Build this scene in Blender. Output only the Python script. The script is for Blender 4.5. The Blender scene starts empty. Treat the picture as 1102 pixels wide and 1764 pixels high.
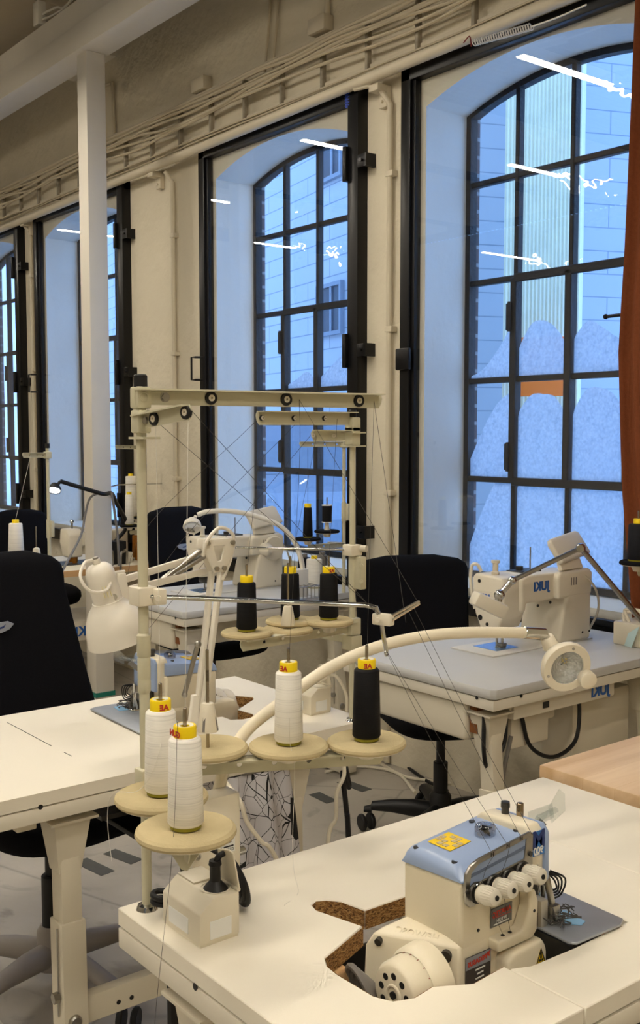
import bpy, bmesh, math, random
from mathutils import Vector, Matrix
random.seed(7)
PI = math.pi
scene = bpy.context.scene
COL = scene.collection
V = Vector

# ---------------------------------------------------------------- camera model (also used to place points on real planes)
F = 1820.0; CX = 551.0; CY = 882.0; TILT = math.atan(137 / 1820.0); EYE = 1.46; YAW = math.radians(141.7)
_fw = V((math.cos(YAW) * math.cos(TILT), math.sin(YAW) * math.cos(TILT), -math.sin(TILT)))
_rt = V((math.sin(YAW), -math.cos(YAW), 0))
_up = V((math.cos(YAW) * math.sin(TILT), math.sin(YAW) * math.sin(TILT), math.cos(TILT)))
def _ray(x, y): return _fw + _rt * ((x - CX) / F) - _up * ((y - CY) / F)
def onz(x, y, z):
    r = _ray(x, y); d = (z - EYE) / r.z; return V((r.x * d, r.y * d, z))
def ony(x, y, Y):
    r = _ray(x, y); d = Y / r.y; return V((r.x * d, Y, EYE + r.z * d))
def onx(x, y, X):
    r = _ray(x, y); d = X / r.x; return V((X, r.y * d, EYE + r.z * d))

# ---------------------------------------------------------------- materials
def lin(h):
    h = h.lstrip('#'); out = []
    for i in (0, 2, 4):
        c = int(h[i:i + 2], 16) / 255
        out.append(c / 12.92 if c <= .04045 else ((c + .055) / 1.055) ** 2.4)
    return tuple(out) + (1,)
def nn(nt, t, **kw):
    n = nt.nodes.new(t)
    for k, v in kw.items(): setattr(n, k, v)
    return n
def mat(name, color, rough=.5, metal=0, var=.06, scale=12, bump=0, bscale=60, spec=.5, detail=4, trans=0, ior=1.45, coat=0):
    m = bpy.data.materials.new(name); m.use_nodes = True; nt = m.node_tree; b = nt.nodes['Principled BSDF']
    c = lin(color) if isinstance(color, str) else tuple(color) + (1,)
    tc = nn(nt, 'ShaderNodeTexCoord'); no = nn(nt, 'ShaderNodeTexNoise')
    no.inputs['Scale'].default_value = scale; no.inputs['Detail'].default_value = detail
    nt.links.new(tc.outputs['Object'], no.inputs['Vector'])
    mx = nn(nt, 'ShaderNodeMix', data_type='RGBA')
    mx.inputs[6].default_value = tuple(x * (1 - var) for x in c[:3]) + (1,)
    mx.inputs[7].default_value = tuple(min(1, x * (1 + var)) for x in c[:3]) + (1,)
    nt.links.new(no.outputs['Fac'], mx.inputs[0]); nt.links.new(mx.outputs[2], b.inputs['Base Color'])
    b.inputs['Roughness'].default_value = rough; b.inputs['Metallic'].default_value = metal
    b.inputs['Specular IOR Level'].default_value = spec
    b.inputs['Transmission Weight'].default_value = trans; b.inputs['IOR'].default_value = ior
    b.inputs['Coat Weight'].default_value = coat
    if bump:
        n2 = nn(nt, 'ShaderNodeTexNoise'); n2.inputs['Scale'].default_value = bscale; n2.inputs['Detail'].default_value = 6
        nt.links.new(tc.outputs['Object'], n2.inputs['Vector'])
        bp = nn(nt, 'ShaderNodeBump'); bp.inputs['Strength'].default_value = bump; bp.inputs['Distance'].default_value = .01
        nt.links.new(n2.outputs['Fac'], bp.inputs['Height']); nt.links.new(bp.outputs['Normal'], b.inputs['Normal'])
    return m
def emit(name, color, strength):
    m = bpy.data.materials.new(name); m.use_nodes = True; nt = m.node_tree
    b = nt.nodes['Principled BSDF']; b.inputs['Base Color'].default_value = (.8, .8, .8, 1)
    b.inputs['Emission Color'].default_value = lin(color) if isinstance(color, str) else tuple(color) + (1,)
    b.inputs['Emission Strength'].default_value = strength
    return m
def schlick(nt, f0):
    g = nn(nt, 'ShaderNodeNewGeometry'); d = nn(nt, 'ShaderNodeVectorMath', operation='DOT_PRODUCT')
    nt.links.new(g.outputs['Incoming'], d.inputs[0]); nt.links.new(g.outputs['Normal'], d.inputs[1])
    a = nn(nt, 'ShaderNodeMath', operation='ABSOLUTE'); nt.links.new(d.outputs['Value'], a.inputs[0])
    o = nn(nt, 'ShaderNodeMath', operation='SUBTRACT'); o.inputs[0].default_value = 1; nt.links.new(a.outputs[0], o.inputs[1])
    p = nn(nt, 'ShaderNodeMath', operation='POWER'); nt.links.new(o.outputs[0], p.inputs[0]); p.inputs[1].default_value = 5
    q = nn(nt, 'ShaderNodeMath', operation='MULTIPLY_ADD'); nt.links.new(p.outputs[0], q.inputs[0]); q.inputs[1].default_value = 1 - f0; q.inputs[2].default_value = f0
    return q.outputs[0]
def pane_mat(name, tint=(1, 1, 1), f0=.045, rough=.0, bump=0, bscale=8, haze=0):
    m = bpy.data.materials.new(name); m.use_nodes = True; nt = m.node_tree; nt.nodes.clear()
    out = nn(nt, 'ShaderNodeOutputMaterial'); t = nn(nt, 'ShaderNodeBsdfTransparent'); t.inputs[0].default_value = tuple(tint) + (1,)
    g = nn(nt, 'ShaderNodeBsdfGlossy'); g.inputs['Roughness'].default_value = rough; g.inputs['Color'].default_value = (1, 1, 1, 1)
    mx = nn(nt, 'ShaderNodeMixShader'); nt.links.new(schlick(nt, f0), mx.inputs[0]); nt.links.new(t.outputs[0], mx.inputs[1]); nt.links.new(g.outputs[0], mx.inputs[2])
    if bump:
        tc = nn(nt, 'ShaderNodeTexCoord'); n2 = nn(nt, 'ShaderNodeTexNoise'); n2.inputs['Scale'].default_value = bscale; n2.inputs['Detail'].default_value = 2
        nt.links.new(tc.outputs['Object'], n2.inputs['Vector'])
        bp = nn(nt, 'ShaderNodeBump'); bp.inputs['Strength'].default_value = bump; bp.inputs['Distance'].default_value = .02
        nt.links.new(n2.outputs['Fac'], bp.inputs['Height']); nt.links.new(bp.outputs['Normal'], g.inputs['Normal'])
    sh = mx.outputs[0]
    if haze:
        d = nn(nt, 'ShaderNodeBsdfTranslucent'); d.inputs[0].default_value = (.85, .9, .95, 1)
        m2 = nn(nt, 'ShaderNodeMixShader'); m2.inputs[0].default_value = haze
        nt.links.new(sh, m2.inputs[1]); nt.links.new(d.outputs[0], m2.inputs[2]); sh = m2.outputs[0]
    nt.links.new(sh, out.inputs[0])
    return m
def ramp(nt, src, stops, interp='LINEAR'):
    r = nn(nt, 'ShaderNodeValToRGB'); r.color_ramp.interpolation = interp
    el = r.color_ramp.elements
    while len(el) < len(stops): el.new(.5)
    for e, (p, c) in zip(el, stops):
        e.position = p; e.color = lin(c) if isinstance(c, str) else tuple(c) + (1,)
    nt.links.new(src, r.inputs[0]); return r.outputs[0]

# ---------------------------------------------------------------- mesh builder
def frame(d):
    d = V(d).normalized(); a = V((0, 0, 1)) if abs(d.z) < .95 else V((1, 0, 0))
    u = a.cross(d).normalized(); return u, d.cross(u), d
def smooth_pts(pts, k):
    if k < 2 or len(pts) < 3: return [V(p) for p in pts]
    P = [V(p) for p in pts]; P = [P[0] * 2 - P[1]] + P + [P[-1] * 2 - P[-2]]; out = []
    for i in range(1, len(P) - 2):
        a, b, c, d = P[i - 1:i + 3]
        for j in range(k):
            t = j / k
            out.append(.5 * ((2 * b) + (c - a) * t + (2 * a - 5 * b + 4 * c - d) * t * t + (3 * b - 3 * c + d - a) * t ** 3))
    out.append(P[-2]); return out
class G:
    def __init__(s): s.bm = bmesh.new(); s.M = Matrix()
    def at(s, M): s.M = M; return s
    def _add(s, t):
        vm = {v: s.bm.verts.new(s.M @ v.co) for v in t.verts}
        for f in t.faces:
            try: nf = s.bm.faces.new([vm[v] for v in f.verts]); nf.material_index = f.material_index
            except ValueError: pass
        t.free(); return s
    def box(s, c, size, rz=0, bev=0, seg=2, R=None, taper=None):
        t = bmesh.new(); x, y, z = [q / 2 for q in size]; tx, ty = taper or (1, 1)
        vs = [t.verts.new((sx * x * (tx if sz > 0 else 1), sy * y * (ty if sz > 0 else 1), sz * z)) for sz in (-1, 1) for sy in (-1, 1) for sx in (-1, 1)]
        for f in ((0, 2, 3, 1), (4, 5, 7, 6), (0, 1, 5, 4), (2, 6, 7, 3), (1, 3, 7, 5), (0, 4, 6, 2)): t.faces.new([vs[i] for i in f])
        if bev: bmesh.ops.bevel(t, geom=t.edges[:], offset=bev, segments=seg, profile=.5, affect='EDGES')
        m = Matrix.Translation(V(c)) @ (R if R is not None else Matrix.Rotation(rz, 4, 'Z'))
        bmesh.ops.transform(t, matrix=m, verts=t.verts[:]); return s._add(t)
    def bb(s, lo, hi, bev=0, seg=2):
        lo = V(lo); hi = V(hi); return s.box((lo + hi) / 2, [abs(q) for q in (hi - lo)], bev=bev, seg=seg)
    def bar(s, a, b, w, h, bev=0, up=(0, 0, 1)):
        a = V(a); b = V(b); d = (b - a); L = d.length; d.normalize(); u = V(up).cross(d)
        if u.length < 1e-4: u = V((1, 0, 0)).cross(d)
        u.normalize(); w2 = d.cross(u); R = Matrix((u, w2, d)).transposed().to_4x4()
        return s.box((a + b) / 2, (w, h, L), bev=bev, R=R)
    def cyl(s, a, b, r, r2=None, n=20, bev=0, cap=True):
        r2 = r if r2 is None else r2; a = V(a); b = V(b)
        if bev:
            L = (b - a).length; return s.lathe([(0, 0), (r - bev, 0), (r, bev), (r2, L - bev), (r2 - bev, L), (0, L)], a, b - a, n)
        return s.lathe(([(0, 0)] if cap else []) + [(r, 0), (r2, (b - a).length)] + ([(0, (b - a).length)] if cap else []), a, b - a, n)
    def lathe(s, prof, o, axis=(0, 0, 1), n=32, arc=None):
        t = bmesh.new(); u, v, w = frame(axis); o = V(o); rings = []
        full = arc is None; a0, a1 = (0, 2 * PI) if full else arc; m = n if full else n + 1
        for r, z in prof:
            if abs(r) < 1e-7: rings.append([t.verts.new(o + w * z)])
            else: rings.append([t.verts.new(o + w * z + u * (r * math.cos(a0 + (a1 - a0) * i / n)) + v * (r * math.sin(a0 + (a1 - a0) * i / n))) for i in range(m)])
        for A, B in zip(rings, rings[1:]):
            for i in range(n):
                j = (i + 1) % m if full else i + 1
                q = [A[i % len(A)], A[j % len(A)], B[j % len(B)], B[i % len(B)]]
                q = list(dict.fromkeys(q))
                if len(q) > 2:
                    try: t.faces.new(q)
                    except ValueError: pass
        bmesh.ops.recalc_face_normals(t, faces=t.faces[:]); return s._add(t)
    def tube(s, pts, r, n=8, k=1, r2=None, cap=True, closed=False):
        P = smooth_pts(pts, k); t = bmesh.new(); rings = []; u0 = None
        for i, p in enumerate(P):
            a = P[i - 1] if i or closed else p; b = P[(i + 1) % len(P)] if i < len(P) - 1 or closed else p
            d = (b - a).normalized()
            if u0 is None: u0 = frame(d)[0]
            u0 = (u0 - d * u0.dot(d)).normalized(); v0 = d.cross(u0)
            rr = r if r2 is None else r + (r2 - r) * i / (len(P) - 1)
            rings.append([t.verts.new(p + u0 * rr * math.cos(2 * PI * j / n) + v0 * rr * math.sin(2 * PI * j / n)) for j in range(n)])
        prs = list(zip(rings, rings[1:])) + ([(rings[-1], rings[0])] if closed else [])
        for A, B in prs:
            for j in range(n): t.faces.new([A[j], A[(j + 1) % n], B[(j + 1) % n], B[j]])
        if cap and not closed: t.faces.new(rings[0][::-1]); t.faces.new(rings[-1])
        return s._add(t)
    def torus(s, c, R, r, axis=(0, 0, 1), n=28, m=8):
        u, v, w = frame(axis); c = V(c)
        return s.tube([c + u * R * math.cos(2 * PI * i / n) + v * R * math.sin(2 * PI * i / n) for i in range(n)], r, m, closed=True)
    def prism(s, poly, depth, o=(0, 0, 0), u=(1, 0, 0), v=(0, 1, 0), bev=0, seg=2, holes=()):
        """outline in the plane o + a*u + b*v, extruded along u x v by depth"""
        t = bmesh.new(); o = V(o); u = V(u); v = V(v); w = u.cross(v).normalized()
        loops = []
        for pl in [poly] + list(holes):
            vs = [t.verts.new(o + u * a + v * b) for a, b in pl]
            es = [t.edges.new((vs[i], vs[(i + 1) % len(vs)])) for i in range(len(vs))]; loops.append((vs, es))
        if holes: bmesh.ops.triangle_fill(t, use_beauty=True, use_dissolve=False, edges=[e for l in loops for e in l[1]], normal=w)
        else: t.faces.new(loops[0][0])
        base = t.faces[:]
        if depth:
            r = bmesh.ops.extrude_face_region(t, geom=base)
            bmesh.ops.translate(t, vec=w * depth, verts=[g for g in r['geom'] if isinstance(g, bmesh.types.BMVert)])
        bmesh.ops.recalc_face_normals(t, faces=t.faces[:])
        if bev:
            ed = [e for e in t.edges if len(e.link_faces) == 2 and e.calc_face_angle(0) > .5]
            bmesh.ops.bevel(t, geom=ed, offset=bev, segments=seg, profile=.5, affect='EDGES', clamp_overlap=True)
        return s._add(t)
    def ball(s, c, r, sc=(1, 1, 1), n=16):
        t = bmesh.new(); bmesh.ops.create_uvsphere(t, u_segments=n, v_segments=n // 2 + 2, radius=r)
        bmesh.ops.transform(t, matrix=Matrix.Translation(V(c)) @ Matrix.Diagonal(V(sc).to_4d()), verts=t.verts[:]); return s._add(t)
    def loft(s, loops, cap=True):
        t = bmesh.new(); rs = [[t.verts.new(V(p)) for p in L] for L in loops]; n = len(rs[0])
        for A, B in zip(rs, rs[1:]):
            for i in range(n): t.faces.new([A[i], A[(i + 1) % n], B[(i + 1) % n], B[i]])
        if cap: t.faces.new(rs[0][::-1]); t.faces.new(rs[-1])
        bmesh.ops.recalc_face_normals(t, faces=t.faces[:]); return s._add(t)
    def grid(s, fn, nu, nv):
        t = bmesh.new(); vs = [[t.verts.new(V(fn(i / nu, j / nv))) for j in range(nv + 1)] for i in range(nu + 1)]
        for i in range(nu):
            for j in range(nv): t.faces.new([vs[i][j], vs[i + 1][j], vs[i + 1][j + 1], vs[i][j + 1]])
        return s._add(t)
    def text(s, body, size, o, u, v, mirror=False, depth=.0004, align='CENTER', bold=0):
        cu = bpy.data.curves.new('t', 'FONT'); cu.body = body; cu.size = size; cu.align_x = align; cu.align_y = 'CENTER'; cu.extrude = depth / 2; cu.offset = bold
        ob = bpy.data.objects.new('t', cu); COL.objects.link(ob)
        dg = bpy.context.evaluated_depsgraph_get(); me = ob.evaluated_get(dg).to_mesh()
        u = V(u).normalized(); v = V(v); v = (v - u * v.dot(u)).normalized(); w = u.cross(v)
        if mirror: u = -u
        Mx = Matrix((u, v, w)).transposed().to_4x4(); Mx.translation = V(o)
        t = bmesh.new(); t.from_mesh(me); bmesh.ops.transform(t, matrix=Mx, verts=t.verts[:])
        bmesh.ops.recalc_face_normals(t, faces=t.faces[:])
        ob.evaluated_get(dg).to_mesh_clear(); bpy.data.objects.remove(ob); bpy.data.curves.remove(cu)
        return s._add(t)
    def mesh(s, name, mats, off=None, angle=38, smooth=True):
        me = bpy.data.meshes.new(name)
        if off is not None: bmesh.ops.translate(s.bm, vec=-V(off), verts=s.bm.verts[:])
        s.bm.to_mesh(me); s.bm.free()
        for m in (mats if isinstance(mats, (list, tuple)) else [mats]): me.materials.append(m)
        if smooth:
            me.shade_smooth(); me.set_sharp_from_angle(angle=math.radians(angle))
        return me

def props(o, label=None, cat=None, group=None, kind=None):
    if label: o['label'] = label
    if cat: o['category'] = cat
    if group: o['group'] = group
    if kind: o['kind'] = kind
    return o
def empty(name, loc, label=None, cat=None, group=None, kind=None, rz=0):
    o = bpy.data.objects.new(name, None); COL.objects.link(o); o.location = loc; o.rotation_euler.z = rz
    o.empty_display_size = .05
    return props(o, label, cat, group, kind)
def root_loc(o):
    while o.parent: o = o.parent
    return o.location.copy()
def part(name, g, m, parent, label=None, world=True, angle=38, smooth=True, kind=None):
    """one mesh object under parent; geometry written in world coordinates unless world=False"""
    me = g.mesh(name, m, root_loc(parent) if world else None, angle, smooth)
    o = bpy.data.objects.new(name, me); COL.objects.link(o); o.parent = parent
    return props(o, label, kind=kind)
def solo(name, g, m, loc, label=None, cat=None, group=None, kind=None, angle=38, smooth=True):
    o = bpy.data.objects.new(name, g.mesh(name, m, loc, angle, smooth)); COL.objects.link(o); o.location = loc
    return props(o, label, cat, group, kind)
def copy_tree(o, parent=None):
    c = o.copy(); COL.objects.link(c); c.parent = parent
    for ch in [q for q in bpy.data.objects if q.parent == o]: copy_tree(ch, c)
    return c
# ---------------------------------------------------------------- shared materials
M_wallp = mat('plaster_cream', '#DED5BF', .85, var=.09, scale=2.2, bump=.85, bscale=11, spec=.2)
for n_ in M_wallp.node_tree.nodes:
    if n_.type == 'BUMP': n_.inputs['Distance'].default_value = .016
M_reveal = mat('plaster_white', '#E0DFD6', .8, var=.05, scale=3, bump=.5, bscale=14, spec=.2)
M_white = mat('white_paint', '#E2DDCF', .45, var=.03)
M_beam = mat('beam_paint', '#D9D3C6', .5, var=.03)
M_pipe = mat('pipe_paint', '#D5CBB4', .5, var=.05)
M_blacksteel = mat('black_steel', '#0B0B0D', .35, var=.2, spec=.4)
M_oldsteel = mat('old_window_steel', '#1B1A1A', .6, var=.5, scale=25, bump=.4, bscale=60)
M_black = mat('black_plastic', '#0D0D0E', .5, var=.2)
M_fabricblk = mat('black_fabric', '#101014', .9, var=.3, scale=180, bump=.15, bscale=500, spec=.15)
M_chrome = mat('chrome', '#C9C9C6', .12, 1, var=.02)
M_steel = mat('steel', '#A9A69E', .28, 1, var=.08, scale=30)
M_darksteel = mat('dark_steel', '#4A4845', .4, .8, var=.3, scale=40)
M_lamin = mat('cream_laminate', '#EAE3D2', .5, var=.02, scale=5, bump=.02, bscale=300, spec=.4)
M_lamin_edge = mat('cream_edge', '#DDD6C5', .5, var=.02)
M_toned_lamin = mat('window_toned_laminate', '#C6C6C4', .5, var=.02, scale=5)  # laminate copy with the cool window light put into its greyer colour
M_chip = None
M_cream = mat('cream_enamel', '#E3D9C0', .35, var=.02, spec=.5, bump=.03, bscale=250)
M_creamplain = mat('cream_plastic', '#E0D8C4', .4, var=.02)
M_legpaint = mat('leg_paint', '#D6CEBA', .45, var=.03)
M_standpaint = mat('stand_paint', '#C6C1A6', .38, var=.03, spec=.5)
M_blue = mat('blue_enamel', '#93A6C8', .3, var=.03, spec=.55)
M_greypl = mat('grey_plastic', '#77726B', .55, var=.05)
M_knob = mat('knob_plastic', '#D8D2C2', .45, var=.02)
M_blacktxt = mat('ink_black', '#15151A', .6, var=.1)
M_bluetxt = mat('ink_blue', '#1F5AA8', .5, var=.05)
M_redtxt = mat('ink_red', '#C23A28', .5, var=.05)
M_whitetxt = mat('ink_white', '#E8E8E4', .5, var=.02)
M_clear = pane_mat('clear_plastic', (.93, .95, .95), .09, .05)
M_wood = mat('birch', '#CFA777', .5, var=.12, scale=6)
def wood_mat(name, c1, c2, sx=2, sy=30):
    m = bpy.data.materials.new(name); m.use_nodes = True; nt = m.node_tree; b = nt.nodes['Principled BSDF']
    tc = nn(nt, 'ShaderNodeTexCoord'); mp = nn(nt, 'ShaderNodeMapping'); mp.inputs['Scale'].default_value = (sy, sx, sy)
    no = nn(nt, 'ShaderNodeTexNoise'); no.inputs['Scale'].default_value = 1; no.inputs['Detail'].default_value = 6; no.inputs['Distortion'].default_value = .6
    nt.links.new(tc.outputs['Object'], mp.inputs[0]); nt.links.new(mp.outputs[0], no.inputs['Vector'])
    br = nn(nt, 'ShaderNodeTexBrick'); br.inputs['Scale'].default_value = 1; br.inputs['Brick Width'].default_value = .9; br.inputs['Row Height'].default_value = .075
    br.inputs['Mortar Size'].default_value = .0006; br.inputs['Color1'].default_value = (.42, .42, .42, 1); br.inputs['Color2'].default_value = (.58, .58, .58, 1); br.inputs['Mortar'].default_value = (.3, .3, .3, 1)
    m2 = nn(nt, 'ShaderNodeMapping'); m2.inputs['Rotation'].default_value = (0, 0, PI / 2); nt.links.new(tc.outputs['Object'], m2.inputs[0]); nt.links.new(m2.outputs[0], br.inputs['Vector'])
    ad = nn(nt, 'ShaderNodeMath', operation='MULTIPLY_ADD'); nt.links.new(br.outputs['Color'], ad.inputs[0]); ad.inputs[1].default_value = 1.0
    sb = nn(nt, 'ShaderNodeMath', operation='MULTIPLY_ADD'); nt.links.new(no.outputs['Fac'], sb.inputs[0]); sb.inputs[1].default_value = .9; sb.inputs[2].default_value = -.45
    nt.links.new(sb.outputs[0], ad.inputs[2])
    nt.links.new(ramp(nt, ad.outputs[0], [(.25, c1), (.75, c2)]), b.inputs['Base Color']); b.inputs['Roughness'].default_value = .45
    return m
M_bench = wood_mat('birch_butcher_block', '#C9A57A', '#E2C6A0')
def chip_mat():
    m = bpy.data.materials.new('chipboard'); m.use_nodes = True; nt = m.node_tree; b = nt.nodes['Principled BSDF']
    tc = nn(nt, 'ShaderNodeTexCoord'); mp = nn(nt, 'ShaderNodeMapping'); mp.inputs['Scale'].default_value = (320, 320, 700)
    vo = nn(nt, 'ShaderNodeTexVoronoi'); vo.inputs['Scale'].default_value = 1
    nt.links.new(tc.outputs['Object'], mp.inputs[0]); nt.links.new(mp.outputs[0], vo.inputs['Vector'])
    nt.links.new(ramp(nt, vo.outputs['Color'], [(.1, '#4A2E16'), (.5, '#9A6E3C'), (.9, '#C39A5E')]), b.inputs['Base Color']); b.inputs['Roughness'].default_value = .9
    return m
M_chip = chip_mat()

# ---------------------------------------------------------------- floor
def floor_mat():
    m = bpy.data.materials.new('worn_concrete'); m.use_nodes = True; nt = m.node_tree; b = nt.nodes['Principled BSDF']
    tc = nn(nt, 'ShaderNodeTexCoord')
    a = nn(nt, 'ShaderNodeTexNoise'); a.inputs['Scale'].default_value = .9; a.inputs['Detail'].default_value = 8; a.inputs['Roughness'].default_value = .65
    c = nn(nt, 'ShaderNodeTexNoise'); c.inputs['Scale'].default_value = 5; c.inputs['Detail'].default_value = 10; c.inputs['Distortion'].default_value = 1.5
    nt.links.new(tc.outputs['Object'], a.inputs['Vector']); nt.links.new(tc.outputs['Object'], c.inputs['Vector'])
    mx = nn(nt, 'ShaderNodeMix', data_type='RGBA', blend_type='MULTIPLY'); mx.inputs[0].default_value = .55
    nt.links.new(ramp(nt, a.outputs['Fac'], [(.3, '#A39C90'), (.55, '#B5AEA2'), (.72, '#948D82')]), mx.inputs[6])
    nt.links.new(ramp(nt, c.outputs['Fac'], [(.3, (.4, .38, .36)), (.42, (.95, .95, .95)), (1, (1, 1, 1))]), mx.inputs[7])
    v = nn(nt, 'ShaderNodeTexVoronoi', feature='DISTANCE_TO_EDGE'); v.inputs['Scale'].default_value = .8
    nt.links.new(tc.outputs['Object'], v.inputs['Vector'])
    m2 = nn(nt, 'ShaderNodeMix', data_type='RGBA', blend_type='MULTIPLY'); m2.inputs[0].default_value = .5
    nt.links.new(mx.outputs[2], m2.inputs[6]); nt.links.new(ramp(nt, v.outputs['Distance'], [(0, (.3, .29, .28)), (.006, (1, 1, 1))]), m2.inputs[7])
    nt.links.new(m2.outputs[2], b.inputs['Base Color']); b.inputs['Roughness'].default_value = .45
    return m
XB, XF, YL, YW = -13.2, 3.4, -5.0, 3.08
ZC = 4.25
g = G().bb((XB, YL, -.15), (XF, YW + .42, 0)); solo('floor', g, floor_mat(), (0, 0, 0), kind='structure')
g = G().bb((XB - .15, YL, 0), (XB, YW, ZC)); solo('wall_back', g, M_wallp, (XB, 0, 0), kind='structure')
g = G().bb((XF, YL, 0), (XF + .15, YW, ZC)); solo('wall_front', g, M_wallp, (XF, 0, 0), kind='structure')
g = G().bb((XB, YL - .15, 0), (XF, YL, ZC)); solo('wall_left', g, M_wallp, (0, YL, 0), kind='structure')
# ceiling: corrugated dark deck
M_deck = mat('deck_steel', '#3A3733', .6, .3, var=.15)
g = G(); n = 220
prof = []
for i in range(n):
    x = XB + (XF - XB) * i / n; w = (XF - XB) / n
    prof += [(x, 0), (x + w * .35, 0), (x + w * .5, .05), (x + w * .85, .05)]
prof += [(XF, 0), (XF, .2), (XB, .2)]
g.prism([(a, b) for a, b in prof], YW - YL + .4, o=(0, YW + .4, ZC), u=(1, 0, 0), v=(0, 0, 1))
solo('ceiling', g, M_deck, (0, 0, ZC), kind='structure', smooth=False)
M_panel = mat('acoustic_panel', '#BDB19A', .9, var=.05, bump=.1, bscale=200)
for x0, x1 in ((-7.08, -5.84), (-8.9, -7.5), (-10.8, -9.3)):
    g = G().bb((x0, -3.2, 3.9), (x1, 2.95, 3.96), bev=.006)
    solo('ceiling_panel', g, M_panel, ((x0 + x1) / 2, 0, 3.9), 'beige acoustic panel hung under the dark corrugated ceiling', 'ceiling panel', kind='structure')

# ---------------------------------------------------------------- window wall with arched niches
WIN = [(-3.20, -2.09), (-4.78, -3.67), (-6.93, -5.82), (-8.49, -7.38)]   # niche openings (left to right as seen: 4,3,2,1)
Z0, ZS, ZA = .835, 2.785, 2.885
def arch(x0, x1, z0=Z0, zs=ZS, za=ZA, n=16):
    """closed outline: sill corners then the segmental arch"""
    c = (x1 - x0) / 2; h = za - zs; R = (c * c + h * h) / (2 * h); a = math.asin(c / R); xm = (x0 + x1) / 2
    return [(x0, z0), (x1, z0)] + [(xm + R * math.sin(a * (1 - 2 * i / n)), za - R + R * math.cos(a * (1 - 2 * i / n))) for i in range(n + 1)]
YO = 3.335
wall = [(XB, -.1), (XF, -.1), (XF, ZC + .1), (XB, ZC + .1)]
g = G()
g.prism(wall, 0, o=(0, YW, 0), u=(1, 0, 0), v=(0, 0, 1), holes=[arch(*w) for w in WIN])
_nf = len(g.bm.faces)
for w in WIN:                                                   # reveals
    g.loft([[(x, YW, z) for x, z in arch(*w)], [(x, YO + .03, z) for x, z in arch(w[0], w[1])]], cap=False)
for f_ in list(g.bm.faces)[_nf:]: f_.material_index = 1
wr = solo('wall_right', g, [M_wallp, M_reveal], (0, YW, 0), kind='structure')
M_brick = bpy.data.materials.new('dark_brick'); M_brick.use_nodes = True
nt = M_brick.node_tree; tc = nn(nt, 'ShaderNodeTexCoord'); br = nn(nt, 'ShaderNodeTexBrick')
br.inputs['Scale'].default_value = 1; br.inputs['Brick Width'].default_value = .24; br.inputs['Row Height'].default_value = .075; br.inputs['Mortar Size'].default_value = .008
br.inputs['Color1'].default_value = lin('#5A4644'); br.inputs['Color2'].default_value = lin('#3E3436'); br.inputs['Mortar'].default_value = lin('#8C8A88')
cb = nn(nt, 'ShaderNodeCombineXYZ'); sp = nn(nt, 'ShaderNodeSeparateXYZ'); nt.links.new(tc.outputs['Object'], sp.inputs[0])
ad = nn(nt, 'ShaderNodeMath', operation='ADD'); nt.links.new(sp.outputs['X'], ad.inputs[0]); nt.links.new(sp.outputs['Y'], ad.inputs[1])
nt.links.new(ad.outputs[0], cb.inputs['X']); nt.links.new(sp.outputs['Z'], cb.inputs['Y']); nt.links.new(cb.outputs[0], br.inputs['Vector'])
nt.links.new(br.outputs['Color'], nt.nodes['Principled BSDF'].inputs['Base Color']); nt.nodes['Principled BSDF'].inputs['Roughness'].default_value = .9
g = G()
g.prism(wall, 0, o=(0, 3.385, 0), u=(1, 0, 0), v=(0, 0, 1), holes=[arch(w[0] + .012, w[1] - .012) for w in WIN])
for w in WIN:
    g.loft([[(x, YO + .02, z) for x, z in arch(w[0] + .012, w[1] - .012)], [(x, 3.385, z) for x, z in arch(w[0] + .012, w[1] - .012)]], cap=False)
solo('wall_outside', g, M_brick, (0, 3.5, 0), 'dark brick outer face of the window wall', 'wall', kind='structure')

# ---------------------------------------------------------------- windows: old steel lattice outside, black glazed casement inside
M_pane_o = pane_mat('old_glass', (.93, .96, 1), .035, .01, bump=.10, bscale=9)
M_pane_i = pane_mat('clear_glass', (.97, .98, .99), .05, 0)
def frost_mat():
    m = bpy.data.materials.new('frost'); m.use_nodes = True; nt = m.node_tree; nt.nodes.clear()
    out = nn(nt, 'ShaderNodeOutputMaterial'); tc = nn(nt, 'ShaderNodeTexCoord')
    v = nn(nt, 'ShaderNodeTexVoronoi', feature='SMOOTH_F1'); v.inputs['Scale'].default_value = 85; nt.links.new(tc.outputs['Object'], v.inputs['Vector'])
    n1 = nn(nt, 'ShaderNodeTexNoise'); n1.inputs['Scale'].default_value = 55; n1.inputs['Detail'].default_value = 6; n1.inputs['Distortion'].default_value = 1.2; nt.links.new(tc.outputs['Object'], n1.inputs['Vector'])
    ml = nn(nt, 'ShaderNodeMath', operation='MULTIPLY'); nt.links.new(v.outputs['Distance'], ml.inputs[0]); nt.links.new(n1.outputs['Fac'], ml.inputs[1])
    tr = nn(nt, 'ShaderNodeBsdfTranslucent'); df = nn(nt, 'ShaderNodeBsdfDiffuse'); tp = nn(nt, 'ShaderNodeBsdfTransparent')
    c = ramp(nt, ml.outputs[0], [(.05, '#DDE4EA'), (.5, '#B9C6D2')]); nt.links.new(c, tr.inputs[0]); nt.links.new(c, df.inputs[0])
    a = nn(nt, 'ShaderNodeMixShader'); a.inputs[0].default_value = .28; nt.links.new(tr.outputs[0], a.inputs[1]); nt.links.new(df.outputs[0], a.inputs[2])
    b = nn(nt, 'ShaderNodeMixShader'); f = ramp(nt, n1.outputs['Fac'], [(.3, (.12, .12, .12)), (.7, (.28, .28, .28))]); nt.links.new(f, b.inputs[0])
    nt.links.new(a.outputs[0], b.inputs[1]); nt.links.new(tp.outputs[0], b.inputs[2]); nt.links.new(b.outputs[0], out.inputs[0])
    return m
M_frost = frost_mat()
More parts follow.
